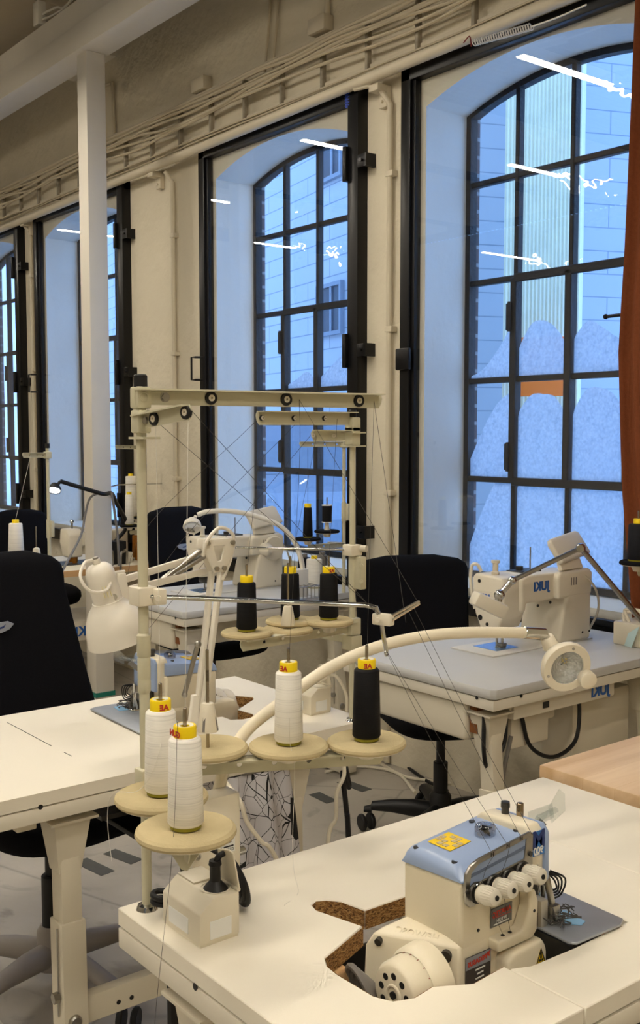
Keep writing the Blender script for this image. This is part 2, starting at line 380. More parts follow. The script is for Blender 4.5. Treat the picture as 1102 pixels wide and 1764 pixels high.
ROWS = [.855, 1.262, 1.678, 2.088, 2.497]
def frost_shape(x0, x1, z0, top, seed):
    """rounded ice patch rising from the bottom of one pane; top = list of relative heights across"""
    r = random.Random(seed); pts = [(x0, z0), (x1, z0)]; n = 30
    for i in range(n + 1):
        t = 1 - i / n; k = t * (len(top) - 1); a = int(min(k, len(top) - 2)); f = k - a; T_ = [2 * top[0] - top[1]] + list(top) + [2 * top[-1] - top[-2]]; p, q, s_, u_ = T_[a:a + 4]
        h = .5 * (2 * q + (s_ - p) * f + (2 * p - 5 * q + 4 * s_ - u_) * f * f + (3 * q - 3 * s_ + u_ - p) * f ** 3)
        if t in (0, 1) or i in (0, n): h *= .93
        pts.append((x0 + (x1 - x0) * t, z0 + min(.392, max(.004, h + r.uniform(-.0012, .0012)))))
    return pts
def make_window(k, x0, x1, frost):
    w = empty('window_%d' % k, ((x0 + x1) / 2, YO, Z0), kind='structure')
    cw = (x1 - x0) / 4; xs = [x0 + cw * i for i in range(5)]
    A = arch(x0, x1, .84, ZS, ZA); c = (x1 - x0) / 2; h = ZA - ZS; R = (c * c + h * h) / (2 * h); xm = (x0 + x1) / 2
    zt = lambda x: ZA - R + math.sqrt(R * R - (x - xm) ** 2)
    g = G(); b = .026
    inn = arch(x0 + b, x1 - b, .84 + b, ZS - .01, ZA - b)
    g.prism(A, .04, o=(0, YO + .02, 0), u=(1, 0, 0), v=(0, 0, 1), holes=[inn])
    for x in xs[1:-1]: g.bb((x - .011, YO - .018, .85), (x + .011, YO + .018, zt(x) - .01), bev=.004, seg=1)
    for z in ROWS[1:]: g.bb((x0 + .01, YO - .016, z - .012), (x1 - .01, YO + .016, z + .012), bev=.004, seg=1)
    # opening casement in the two middle columns
    for z in (ROWS[1], ROWS[3]): g.bb((xs[1], YO - .03, z - .02), (xs[3], YO - .012, z + .014), bev=.004, seg=1)
    for x in (xs[1], xs[2], xs[3]): g.bb((x - .018, YO - .03, ROWS[1]), (x + .014, YO - .012, ROWS[3]), bev=.004, seg=1)
    part('steel_frame', g, M_oldsteel, w)
    g = G().prism(arch(x0 + .01, x1 - .01, .85, ZS, ZA - .01), .003, o=(0, YO + .002, 0), u=(1, 0, 0), v=(0, 0, 1))
    part('pane', g, M_pane_o, w, smooth=False)
    for z in (1.36, 1.93):
        g = G().bb((xs[1] - .03, YO - .04, z - .055), (xs[1] - .008, YO - .014, z + .055), bev=.004); g.cyl((xs[1] - .01, YO - .04, z - .06), (xs[1] - .01, YO - .04, z + .06), .007)
        part('casement_hinge', g, M_oldsteel, w)
    if frost:
        g = G()
        for i, (col, row, top) in enumerate(frost):
            zb = ROWS[row] + .012
            g.prism(frost_shape(xs[col] + .014, xs[col + 1] - .014, zb, top, i + k * 10), .0012, o=(0, YO - .0015, 0), u=(1, 0, 0), v=(0, 0, 1))
        part('frost', g, M_frost, w, 'white frost on the lower panes', smooth=False, kind='stuff')
    # black inner casement, standing proud of the wall
    fx0, fx1, fz0, fz1 = x0 - .105, x1 + .105, .735, 2.945; ya, yb = 3.035, 3.085
    g = G()
    g.bb((fx0, ya, fz0), (fx0 + .055, yb, fz1), bev=.003); g.bb((fx1 - .07, ya - .012, fz0), (fx1, yb, fz1), bev=.003)
    g.bb((fx0, ya, fz1 - .05), (fx1, yb, fz1), bev=.003); g.bb((fx0, ya, fz0), (fx1, yb, fz0 + .06), bev=.003)
    g.bb((fx0 + .05, ya - .012, fz0 + .05), (fx1 - .06, ya + .02, fz0 + .075), bev=.002)
    g.bb((fx0 + .055, ya + .012, fz0 + .05), (fx0 + .075, yb, fz1 - .05), bev=.002)
    part('casement_frame', g, M_blacksteel, w, 'black steel frame')
    g = G().bb((fx0 + .05, 3.058, fz0 + .05), (fx1 - .06, 3.062, fz1 - .045)); part('casement_pane', g, M_pane_i, w, smooth=False)
    for z in (1.02, 1.82, 2.63):
        g = G().bb((fx1 - .085, ya - .03, z - .075), (fx1 - .06, ya, z + .075), bev=.003); g.bb((fx1 - .01, ya - .012, z - .028), (fx1 + .055, ya - .006, z + .028), bev=.003)
        g.bb((fx1 + .04, ya - .012, z - .028), (fx1 + .055, YW, z + .028)); g.cyl((fx1 + .03, ya - .022, z), (fx1 + .03, ya - .006, z), .006)
        part('hinge', g, M_blacksteel, w)
    if k == 1:
        part('latch', G().bb((fx0 - .006, ya - .02, 1.72), (fx0 + .075, ya, 1.81), bev=.006), M_blacksteel, w); return w
    g = G().tube([(fx0 + .04, ya - .005, 1.86), (fx0 + .02, ya - .04, 1.86), (fx0 - .01, ya - .045, 1.86), (fx0 - .01, ya - .045, 1.74), (fx0 + .02, ya - .04, 1.74), (fx0 + .04, ya - .005, 1.74)], .006, 8)
    part('handle', g, M_blacksteel, w)
    return w
make_window(1, *WIN[0], frost=[(0, 0, [.08, .26, .39, .39]), (1, 0, [.39] * 3), (2, 0, [.39] * 3), (3, 0, [.39] * 3),
    (0, 1, [.05, .20, .31, .36]), (1, 1, [.27, .335, .34, .325, .25]), (2, 1, [.27, .35, .355, .33, .25]), (3, 1, [.25, .34, .3]),
    (0, 2, [.004, .04, .12, .23]), (1, 2, [.12, .205, .215, .18, .10]), (2, 2, [.14, .195, .17, .13, .10])])
make_window(2, *WIN[1], frost=[(1, 2, [.02, .05, .08, .02]), (2, 2, [.05, .10, .15, .15]), (3, 2, [.1, .16, .12])])
make_window(3, *WIN[2], frost=[(2, 2, [.02, .25, .1]), (3, 2, [.1, .3, .2]), (2, 1, [.1, .3, .25]), (3, 1, [.2, .36, .3])])
make_window(4, *WIN[3], frost=[(2, 2, [.02, .15, .3]), (3, 2, [.1, .3, .34]), (3, 1, [.3, .38, .39]), (2, 1, [.1, .3, .38])])

# ---------------------------------------------------------------- beam and post
g = G().bb((XB, 2.50, 3.43), (XF, 2.665, 3.56), bev=.004); g.bb((XB, 2.525, 3.56), (XF, 2.64, 3.70))
solo('steel_beam', g, M_beam, (-5.2, 2.58, 3.43), 'cream painted steel beam running along the ceiling over the post', 'beam', kind='structure')
g = G().bb((-5.265, 2.532, 0), (-5.155, 2.642, 3.43), bev=.006)
p = solo('steel_post', g, M_beam, (-5.21, 2.587, 0), 'cream square steel post under the ceiling beam', 'post', kind='structure')
g = G().bb((-5.268, 2.529, .03), (-5.152, 2.645, .055)); part('teal_paint_line', g, mat('teal', '#1E7A6A', .6), p)

# ---------------------------------------------------------------- pipes, cables and boxes on the window wall
M_cab = mat('painted_cable', '#C9BDA4', .6, var=.05)
g = G().tube([(-12.5, 3.0, 2.915), (-7, 3.0, 2.925), (-3.4, 3.0, 2.95), (1, 3.0, 2.98)], .024, 14)
pp = solo('wall_pipe', g, M_pipe, (-5, 3.0, 2.93), 'long cream pipe running along the wall just above the windows', 'pipe')
for x in (-3.46, -5.36, -7.16):
    g = G().tube([(x - .1, 3.0, 2.93), (x - .02, 3.01, 2.925), (x + .02, 3.03, 2.90)], .012, 8); g.bb((x + .0, 3.05, 2.83), (x + .05, YW, 2.92), bev=.004); g.bb((x - .01, 3.0, 2.89), (x + .05, 3.06, 2.92), bev=.004)
    g.cyl((x + .025, 3.04, 2.855), (x + .025, 3.06, 2.855), .006)
    part('bracket', g, M_pipe, pp)
for px, ya, yb, lab in ((297, 295, 1000, 'thin cream conduit running down the pier beside the post'), (672, 135, 1000, 'thin cream conduit running down the narrow pier beside the largest window'), (52, 385, 860, 'thin cream conduit on the narrow pier at the far left')):
    a = ony(px, ya, 3.06)
    g = G().tube([(a.x - .03, 3.03, 2.90), (a.x, 3.06, 2.84), (a.x, 3.06, .01)], .013, 10); c = solo('conduit', g, M_pipe, (a.x, 3.06, 1.5), lab, 'conduit', 'conduits on the window wall')
    for z in (1.2, 1.9, 2.55):
        g = G().bb((a.x - .015, 3.045, z - .012), (a.x + .03, YW, z + .012), bev=.003); part('clip', g, M_pipe, c)
lad = empty('cable_ladder', (-5, 3.05, 3.1), 'cream cable ladder fixed flat on the wall above the windows', 'cable ladder')
for z in (3.02, 3.235):
    g = G().bb((-12.6, 3.045, z - .008), (1.5, YW, z + .008)); part('side_rail', g, M_pipe, lad)
M_rung = mat('chipped_paint', '#9A917F', .6, var=.55, scale=22, detail=8)
for i in range(34):
    x = -12.2 + i * .31
    g = G().bb((x - .009, 3.03, 2.985), (x + .009, 3.055, 3.20), bev=.003); part('rung', g, M_rung, lad)
rng = random.Random(3)
CABN = ['topmost cable of the bundle on the ladder above the windows', 'second cable from the top of the bundle above the windows', 'third cable from the top of the bundle above the windows', 'fourth cable from the top of the bundle above the windows',
        'fifth cable from the top of the bundle above the windows', 'sixth cable from the top of the bundle above the windows', 'lowest cable of the bundle on the ladder above the windows']
for k in range(7):
    pts = []
    for i in range(46):
        x = -12.4 + i * .3
        z = 3.205 - k * .0175 + rng.uniform(-.012, .012) * (1 if k else .15) - (.02 * math.sin(i * .9 + k) if k > 3 else 0)
        pts.append((x, 3.015 - .006 * (k % 2) + rng.uniform(-.006, .004), z))
    solo('cable', G().tube(pts, .0075 if k else .012, 7, k=4), M_cab, (-5, 3.01, 3.1), 'cream painted ' + CABN[k], 'cable', 'cable bundle above the windows')
for k in range(3):
    pts = [(-12.4 + i * .45, 3.025 - k * .007, 2.972 + .012 * k + rng.uniform(-.006, .006)) for i in range(30)]
    solo('thin_cable', G().tube(pts, .0045, 6, k=4), M_cab, (-5, 3.02, 2.98), ('thin cream cable lying lowest, on the long wall pipe', 'thin cream cable lying between two others just above the wall pipe', 'thin cream cable lying uppermost of three just above the wall pipe')[k], 'cable', 'thin cables on the wall pipe')
for px, py, lab in ((350, 147, 'small cream junction box above the cables over the middle window'), (555, 45, 'small cream junction box with a pipe above it, over the cable bundle')):
    a = ony(px, py, 3.06); g = G().bb((a.x - .06, 3.02, a.z - .035), (a.x + .06, YW, a.z + .035), bev=.006)
    b = solo('junction_box', g, M_pipe, (a.x, 3.05, a.z), lab, 'junction box', 'junction boxes on the window wall')
a = ony(565, 40, 3.065); solo('riser_pipe', G().cyl((a.x, 3.06, a.z), (a.x, 3.06, ZC), .013), M_pipe, (a.x, 3.06, a.z), 'cream pipe rising from the junction box above the cables', 'pipe')
for px, lab in ((459, 'left of two thin cables running up the wall to the ceiling'), (473, 'right of two thin cables running up the wall to the ceiling')):
    a = ony(px, 100, 3.06); solo('rising_cable', G().tube([(a.x, 3.05, 3.2), (a.x + .02, 3.07, 3.6), (a.x - .01, 3.07, ZC)], .007, 6, k=4), M_cab, (a.x, 3.06, 3.2), lab, 'cable', 'cables running up the wall')
a = ony(150, 118, 3.03); g = G().bb((a.x - .28, 2.86, a.z), (a.x + .3, YW, a.z + .07), bev=.006); solo('wall_shelf_box', g, M_white, (a.x, 2.98, a.z), 'flat white equipment box on the wall behind the post', 'box')
a = ony(193, 140, 3.06); b = ony(197, 225, 3.06); solo('bent_pipe', G().tube([(a.x - .12, 3.06, a.z), (a.x, 3.06, a.z - .01), (b.x, 3.06, b.z - .1)], .012, 8), M_pipe, (a.x, 3.06, a.z), 'short bent cream pipe on the wall beside the post', 'pipe')
a = onz(76, 52, 3.72); g = G().box((a.x, 2.56, 3.80), (.07, .05, .13), bev=.006); bx = solo('sensor_box', g, M_white, (a.x, 2.56, 3.75), 'small white box with two cables on top of the ceiling beam', 'junction box')
for s in (0, .03):
    part('lead', G().tube([(a.x + .04, 2.56, 3.76 + s), (a.x + .2, 2.57, 3.75 + s), (a.x + .28, 2.6, 3.78), (a.x + .5, 2.7, 3.95 + s), (a.x + .9, 2.8, 4.1)], .006, 6, k=5), M_white, bx)
g = G().bb((-6.95, 1.6, 3.85), (-6.80, 2.46, 3.9), bev=.004); solo('cable_tray', g, M_white, (-6.9, 2, 3.8), 'white flat light housing under the ceiling panel at top left', 'light fixture')
# bead chain, cord and clip hung at the head of the large window
a = ony(815, 74, 2.965); b = ony(915, 46, 2.965)
pts = []
for i in range(24 * 10):
    t = i / 239; p = a.lerp(b, t); an = t * 24 * 2 * PI; pts.append((p.x, p.y + .012 * math.cos(an), p.z + .012 * math.sin(an)))
sp = solo('spiral_cord', G().tube(pts, .0024, 5), M_white, a, 'white spiral coil along the pipe above the largest window', 'spiral cord')
e = ony(1010, 8, 2.965); part('straight_end', G().tube([b, b.lerp(e, .5) + V((0, 0, -.004)), e], .003, 5, k=4), M_white, sp)
part('red_tie', G().tube([a + V((-.01, 0, -.01)), a + V((-.02, 0, .03)), a + V((-.06, .01, .02))], .0025, 5, k=4), mat('red_tie', '#7A1F1A', .6), sp)
a = ony(600, 172, 3.03); g = G().box((a.x, 3.028, a.z), (.03, .008, .07), bev=.002)
for i in range(5): g.box((a.x, 3.023, a.z - .025 + i * .012), (.03, .004, .004))
solo('blue_clip', g, mat('blue_plastic', '#1F3FA0', .5), a, 'blue plastic clip at the top corner of the middle window', 'clip')
# ---------------------------------------------------------------- the street outside
M_snow = mat('snow', '#EDF1F5', .8, var=.05, scale=1.5, bump=.5, bscale=3)
g = G().bb((-60, 3.55, -.5), (20, 60, -.16)); solo('snowy_street', g, M_snow, (-10, 20, -.2), 'snow covered street outside the windows', 'ground', kind='structure')
def siding(name, c, row, line=.008):
    m = bpy.data.materials.new(name); m.use_nodes = True; nt = m.node_tree; b = nt.nodes['Principled BSDF']
    tc = nn(nt, 'ShaderNodeTexCoord'); sp = nn(nt, 'ShaderNodeSeparateXYZ'); cb = nn(nt, 'ShaderNodeCombineXYZ')
    nt.links.new(tc.outputs['Object'], sp.inputs[0]); nt.links.new(sp.outputs['X'], cb.inputs['X']); nt.links.new(sp.outputs['Z'], cb.inputs['Y'])
    wv = nn(nt, 'ShaderNodeTexNoise'); wv.inputs['Scale'].default_value = 2.0; nt.links.new(tc.outputs['Object'], wv.inputs['Vector'])
    br = nn(nt, 'ShaderNodeTexBrick'); br.inputs['Scale'].default_value = 1; br.inputs['Brick Width'].default_value = 1.3; br.inputs['Row Height'].default_value = row
    br.inputs['Mortar Size'].default_value = line; br.inputs['Color1'].default_value = lin(c); br.inputs['Color2'].default_value = lin(c); br.inputs['Mortar'].default_value = lin('#8793A0')
    nt.links.new(cb.outputs[0], br.inputs['Vector']); nt.links.new(br.outputs['Color'], b.inputs['Base Color']); b.inputs['Roughness'].default_value = .7
    return m
M_side = siding('pale_siding', '#BEC3C9', .23); M_side2 = siding('pale_siding_narrow', '#B4BAC2', .27, .007)
M_darkglass = mat('dark_glass', '#3C4652', .5, var=.4, scale=2)
def building(name, a, b, h, m, lab, depth=.6):
    """wall face from ground point a to ground point b; local x along the face, local -y outwards"""
    a = V(a); b = V(b); L = (b - a).length; ang = math.atan2(b.y - a.y, b.x - a.x)
    r = empty(name, (a.x, a.y, -.45), lab, 'building', rz=ang)
    part('wall', G().bb((0, 0, 0), (L, depth, h)), m, r, world=False, smooth=False)
    part('roof', G().bb((-.3, -.3, h), (L + .3, depth, h + .3)), M_snow, r, world=False, smooth=False)
    return r, L
M_frm = mat('window_trim_grey', '#8A94A0', .6)
def bwin(r, x, z, w, h, frm=M_white):
    f = part('window', G().prism([(x - .05, z - .05), (x + w + .05, z - .05), (x + w + .05, z + h + .05), (x - .05, z + h + .05)], .06, o=(0, 0, 0), u=(1, 0, 0), v=(0, 0, 1), holes=[[(x, z), (x + w, z), (x + w, z + h), (x, z + h)]]), frm, r, world=False, smooth=False)
    part('window_pane', G().bb((x, -.03, z), (x + w, -.01, z + h)), M_darkglass, f, world=False, smooth=False)
    part('mullion', G().bb((x + w * .55, -.05, z), (x + w * .55 + .05, -.0, z + h)), frm, f, world=False, smooth=False)
# left wing (seen through the middle window)
Bl, L = building('siding_building', (-26, 11.9, 0), (-8.9, 8.25, 0), 7.5, M_side, 'long pale clapboard building across the street, facing the middle window')
def on_wall(px, py):
    """point of the left wing's face under a pixel, in the wing's own coordinates"""
    p0 = V((-26, 11.9, 0)); d = V((17.1, -3.65, 0)).normalized(); n = V((d.y, -d.x, 0)); r = _ray(px, py)
    t = n.dot(p0) / n.dot(r); q = r * t; q.z += EYE
    return (q - p0).dot(d), q.z + .45
for (x0, y0, x1, y1) in ((553, 500, 590, 575), (556, 232, 590, 312)):
    a = on_wall(x0, y1); b = on_wall(x1, y0); w = b[0] - a[0]
    bwin(Bl, a[0], on_wall(x0, y1)[1], w, on_wall(x0, y0)[1] - on_wall(x0, y1)[1], M_frm)
for (x0, x1) in ((462, 482), (503, 520)):
    a = on_wall(x0, 764); b = on_wall(x1, 752); bwin(Bl, a[0], a[1], b[0] - a[0], .34)
a = on_wall(505, 738)
g = G().bb((a[0] - .9, -.5, a[1] - .75), (a[0] + 1.9, 0, a[1] - .55)); part('canopy', g, M_white, Bl, world=False, smooth=False)
g = G()
for i, w in enumerate((.10, .13, .07, .12, .1, .12, .09)):      # illegible mirrored lettering over the canopy
    x = a[0] - .5 + i * .17; g.prism([(x, 0), (x + w, 0), (x + w, .22 + .06 * (i % 3 == 1)), (x, .22 + .06 * (i % 3 == 1))], .03, o=(0, 0, a[1] - .2), u=(1, 0, 0), v=(0, 0, 1), holes=[[(x + .025, .05), (x + w - .025, .05), (x + w - .025, .12), (x + .025, .12)]])
part('sign_lettering', g, mat('sign_grey', '#4C5866', .6), Bl, world=False, smooth=False)
# right wing (seen through the largest window)
Br, L = building('corner_building', (-8.6, 8.75, 0), (-4.2, 19.5, 0), 7.7, M_side2, 'pale panelled building seen behind the corrugated tower through the largest window')
part('corner_trim', G().bb((2.35, -.05, 0), (2.6, .02, 7.4)), M_white, Br, world=False, smooth=False)
# corrugated tower
t0 = ony(868, 400, 8.3); t1 = ony(1000, 400, 8.75)
M_corr = mat('pale_corrugated', '#E9E4C8', .6, var=.10, scale=6)
tw = empty('corrugated_tower', (t0.x, t0.y, -.45), 'pale greenish corrugated metal tower outside the largest window', 'tower')
d = (V((t1.x, t1.y, 0)) - V((t0.x, t0.y, 0))); Lt = d.length; d.normalize(); nrm = V((-d.y, d.x, 0)); prof = []
N = 20
def wobble(x, z): return .006 * math.sin(z * 9 + x * 40)
for i in range(N * 8 + 1):
    s = i / (N * 8); prof.append((s * Lt, 0.013 * math.sin(s * N * 2 * PI)))
prof += [(Lt, .9), (0, .9)]
g = G().prism(prof, 7.6, o=(t0.x, t0.y, -.45), u=d, v=nrm); part('corrugated_cladding', g, M_corr, tw)
c = ony(938, 632, 8.25); u = d
g = G().box((c.x, c.y - .04, c.z), (.46, .02, .58), rz=math.atan2(d.y, d.x), bev=.004)
solo('orange_sign', g, mat('orange_paint', '#FF7418', .5), (c.x, c.y, c.z), 'orange sign panel on the corrugated tower outside', 'sign')
# parked van
cy = 7.0; c0 = ony(436, 900, cy); c1 = ony(640, 900, cy); Lc = 4.2
van = empty('parked_car', (ony(478, 800, cy + .84).x, cy + .84, -.16), 'snow dusted silver estate car parked outside the middle window', 'car')
M_carp = mat('silver_paint', '#8F9AA8', .35, .3, var=.08); M_tyre = mat('tyre', '#1B1C1E', .8)
Cx = ony(478, 800, cy + .84).x; x0 = Cx - 1.85; zb = -.16
side = [(-.6, .32), (3.75, .32), (3.82, .62), (3.7, .88), (2.75, 1.02), (2.05, 1.52), (.2, 1.58), (-.55, 1.05), (-.66, .6)]
def sc(pts, y): return [(x0 + .25 + px * 1.0, y, zb + pz * 1.12) for px, pz in pts]
def inset(pts, k): return [(px + (1.6 - px) * k * (1 if pz > 1.1 else .1), pz) for px, pz in pts]
g = G().loft([sc(inset(side, .06), cy), sc(side, cy + .08), sc(side, cy + 1.6), sc(inset(side, .06), cy + 1.68)]); part('body', g, M_carp, van, angle=25)
g = G()
for pl in ([(.35, 1.08), (1.2, 1.08), (1.2, 1.48), (.45, 1.5)], [(1.28, 1.08), (2.45, 1.06), (1.98, 1.46), (1.28, 1.48)]):
    g.prism([(x0 + .25 + a, zb + b * 1.12) for a, b in pl], .02, o=(0, cy + .02, 0), u=(1, 0, 0), v=(0, 0, 1))
part('side_window', g, mat('car_glass', '#8C99A6', .35, var=.2), van, smooth=False)
for wx in (.35, 2.95):
    g = G().cyl((x0 + .25 + wx, cy - .03, zb + .34), (x0 + .25 + wx, cy + .2, zb + .34), .33, n=32, bev=.03); wl = part('wheel', g, M_tyre, van)
    part('rim', G().lathe([(0, 0), (.05, -.01), (.2, .012), (.22, .0), (.22, .03)], (x0 + .25 + wx, cy - .035, zb + .34), (0, 1, 0), 24), M_steel, wl)
    part('wheel_arch', G().torus((x0 + .25 + wx, cy + .0, zb + .36), .39, .05, (0, 1, 0)), M_black, van)
part('headlight', G().ball((x0 + 3.95, cy + .12, zb + .9), .14, (1.3, .5, .6)), M_clear, van)
part('sill_trim', G().bb((x0 - .3, cy - .01, zb + .3), (x0 + 3.95, cy + .05, zb + .48), bev=.02), M_black, van)
part('roof_snow', G().bb((x0 + .4, cy + .1, zb + 1.74), (x0 + 2.2, cy + 1.5, zb + 1.84), bev=.04), M_snow, van)

g = G().prism([(cy + .22, .0), (cy + 1.46, .0), (cy + 1.36, .60), (cy + .32, .60)], .02, o=(x0 + 3.0, 0, zb + 1.13), u=(0, 1, 0), v=V((-.72, 0, .56)).normalized()); part('windscreen', g, mat('windscreen', '#7F8D9B', .3, var=.2), van, smooth=False)
van.rotation_euler.z = -.34
# ---------------------------------------------------------------- sewing tables
ZT = .78
def top_panel(name, poly, par, m, holes=()):
    g = G().prism(poly, .026, o=(0, 0, ZT - .026), bev=.0015, seg=1, holes=holes)
    return part(name, g, m, par)
def leg(par, x, y, lx, ly, m=M_legpaint, h=.70):
    """telescopic steel leg, leaning outwards by lx, ly towards the floor"""
    P = lambda t, dx=0, dy=0: (x + lx * t + dx, y + ly * t + dy, h * (1 - t))
    g = G(); g.bar(P(0), P(.62), .044, .048, bev=.004, up=(1, 0, 0)); L = part('leg', g, m, par)
    g = G(); g.bar(P(.30), P(.965), .053, .058, bev=.004, up=(1, 0, 0)); part('leg_sleeve', g, m, L)
    g = G().box((x, y, h - .055), (.044, .048, .11), taper=(1.75, 1.6)); g.bb((x - .05, y - .05, h - .002), (x + .05, y + .05, h + .003))
    part('gusset', g, m, L)
    b = P(.50); g = G().cyl((b[0] + .026, b[1] - .005, b[2] - .06), (b[0] + .040, b[1] - .005, b[2] - .06), .014, n=16, bev=.003); g.cyl((b[0] + .01, b[1] - .028, b[2] - .01), (b[0] + .01, b[1] - .041, b[2] - .01), .011, n=6)
    g.bb((b[0] + .008, b[1] - .0305, b[2] - .05), (b[0] + .012, b[1] - .0288, b[2] + .13))
    part('bolt', g, M_steel, L)
    return P(.93)
def base_frame(r, x0, x1, y0, y1, m=M_legpaint, lean=.0, ly0=.15, ly1=.15, beam=True, legx=None):
    w = .06
    g = G().prism([(x0, y0), (x1, y0), (x1, y1), (x0, y1)], .029, o=(0, 0, ZT - .058), bev=.002, holes=[[(x0 + w, y0 + w), (x1 - w, y0 + w), (x1 - w, y1 - w), (x0 + w, y1 - w)]])
    part('apron', g, M_lamin_edge, r)
    for y in (y0 + .12, y1 - .12): part('cross_rail', G().bb((x0 + .03, y - .02, ZT - .08), (x1 - .03, y + .02, ZT - .058), bev=.003), m, r)
    ft = []
    for sx, x in ((1, legx or x1 - .07),):
        for sy, y in ((-1, y0 + ly0), (1, y1 - ly1)):
            ft.append(leg(r, x, y, sx * lean + (.02 if sx > 0 else -.02), sy * lean * .3))
    for y in (y0 + ly0, y1 - ly1):
        g = G().bb((x0 + .0, y - .035, 0.012), (x1 + .06, y + .035, .055), bev=.006)
        for x in (x0 + .04, x1 + .02): g.cyl((x, y, 0), (x, y, .02), .022)
        part('foot', g, m, r)
    if beam:
        g = G().bb((x1 - .075, y0 + ly0, .265), (x1 - .045, y1 - ly1, .322), bev=.004); st = part('stretcher', g, m, r)
        g = G()
        for d in (.10, .13): g.cyl((x1 - .0455, y0 + ly0 + d, .287), (x1 - .0445, y0 + ly0 + d, .287), .005, n=12)
        part('bolt_holes', g, M_black, st)
def screw_holes(r, pts, axis):
    g = G()
    for p in pts: g.cyl(V(p) - V(axis) * .0005, V(p) + V(axis) * .0008, .005, n=12)
    part('screw_hole', g, M_black, r)

# --- front table with the sunk overlock machine
X0, X1, Y0, Y1 = -1.333, -.75, .683, 1.615
T1 = empty('sewing_table', (-1.04, 1.15, 0), 'cream sewing table in front, with a cut-out holding the blue-topped machine', 'table')
cut_a = [(-.877, .9925), (-.872, .93), (-.898, .885), (-.893, .850), (-.903, .825), (-.925, .814), (-.99, .812), (-1.018, .815), (-1.036, .826), (-1.041, .84),
         (-1.072, .922), (-1.150, .902), (-1.168, .907), (-1.175, .920), (-1.168, .934), (-1.150, .948), (-1.107, .956), (-1.103, 1.10), (-1.108, 1.225)]
main = [(X0, Y0), (X1, Y0), (X1, .9915)] + [(-.877, .9915)] + cut_a[1:] + [(-1.108, 1.3715), (X1, 1.3715), (X1, Y1), (X0, Y1)]
top_panel('tabletop', main, T1, M_lamin)
leaf = [(X1, .993), (X1, 1.370), (-1.1065, 1.370), (-1.1065, 1.226), (-.8535, 1.222), (-.852, 1.10), (-.856, 1.02), (-.868, .993)]
top_panel('table_leaf', leaf, T1, M_lamin)
# chipboard faces of the cut-out (show the core just inside the laminate)
g = G()
pts = [V((x, y, 0)) for x, y in cut_a]; cen = V((-.99, 1.0, 0))
for a, b in zip(pts, pts[1:]):
    n = (b - a).cross(V((0, 0, 1))).normalized()
    o = n * .0008
    t = bmesh.new(); q = [t.verts.new((p.x + o.x, p.y + o.y, z)) for p, z in ((a, ZT - .0285), (b, ZT - .0285), (b, ZT - .0012), (a, ZT - .0012))]; t.faces.new(q); g._add(t)
part('cut_edge', g, M_chip, T1, 'bare chipboard edge of the cut-out', smooth=False)
base_frame(T1, X0, X1, Y0, Y1, legx=-1.17, ly0=.055, beam=False)
g = G().bb((-1.12, .80, ZT - .17), (-.86, 1.28, ZT - .16)); g.bb((-1.125, .80, ZT - .17), (-1.115, 1.28, ZT - .06)); part('machine_tray', g, M_darksteel, T1)
g = G().bb((-1.115, .845, ZT - .16), (-1.035, .87, ZT - .03), bev=.002); part('wooden_batten', g, M_wood, T1)
screw_holes(T1, [(X0 + .21, Y0, ZT - .0285), (-.86, Y0, ZT - .0285)], (0, 1, 0))
# --- left table with the second overlock
T2 = empty('sewing_table', (-2.14, 1.15, 0), 'cream sewing table at the left with a white task lamp on it', 'table')
A0, A1, B0, B1 = -2.435, -1.86, .66, 1.62
hole = [(-2.35, 1.23), (-2.13, 1.23), (-2.10, 1.36), (-2.065, 1.36), (-2.050, 1.385), (-2.050, 1.418), (-2.075, 1.432), (-2.13, 1.425), (-2.19, 1.515), (-2.21, 1.525), (-2.285, 1.475), (-2.33, 1.44)]
g = G().prism([(A0, B0), (A1, B0), (A1, B1), (A0, B1)], .026, o=(0, 0, ZT - .026), bev=0, holes=[hole]); part('tabletop', g, M_lamin, T2, smooth=False)
g = G(); pts = [V((x, y, 0)) for x, y in hole + hole[:1]]
for a, b in zip(pts, pts[1:]):
    n = (b - a).cross(V((0, 0, -1))).normalized() * .0008
    t = bmesh.new(); t.faces.new([t.verts.new((p.x + n.x, p.y + n.y, z)) for p, z in ((a, ZT - .029), (b, ZT - .029), (b, ZT - .0012), (a, ZT - .0012))]); g._add(t)
part('cut_edge', g, M_chip, T2, 'bare chipboard edge of the cut-out', smooth=False)
g = G().bb((-2.38, 1.0, ZT - .15), (-2.02, 1.56, ZT - .14)); part('machine_tray', g, M_darksteel, T2)
g = G()
g.tube([(-2.37, .935, ZT + .0003), (-2.13, .938, ZT + .0003)], .0009, 4); g.tube([(-2.07, .94, ZT + .0003), (-2.035, .941, ZT + .0003)], .0008, 4); part('seam', g, M_darksteel, T2)
base_frame(T2, A0, A1, B0, B1, ly0=.215, ly1=.19)
screw_holes(T2, [(A1, .795, ZT - .027), (A1, 1.33, ZT - .027)], (1, 0, 0))
g = G().bb((A0 + .12, .60, .60), (A1 - .10, .745, .705), bev=.006); part('drawer', g, M_legpaint, T2)
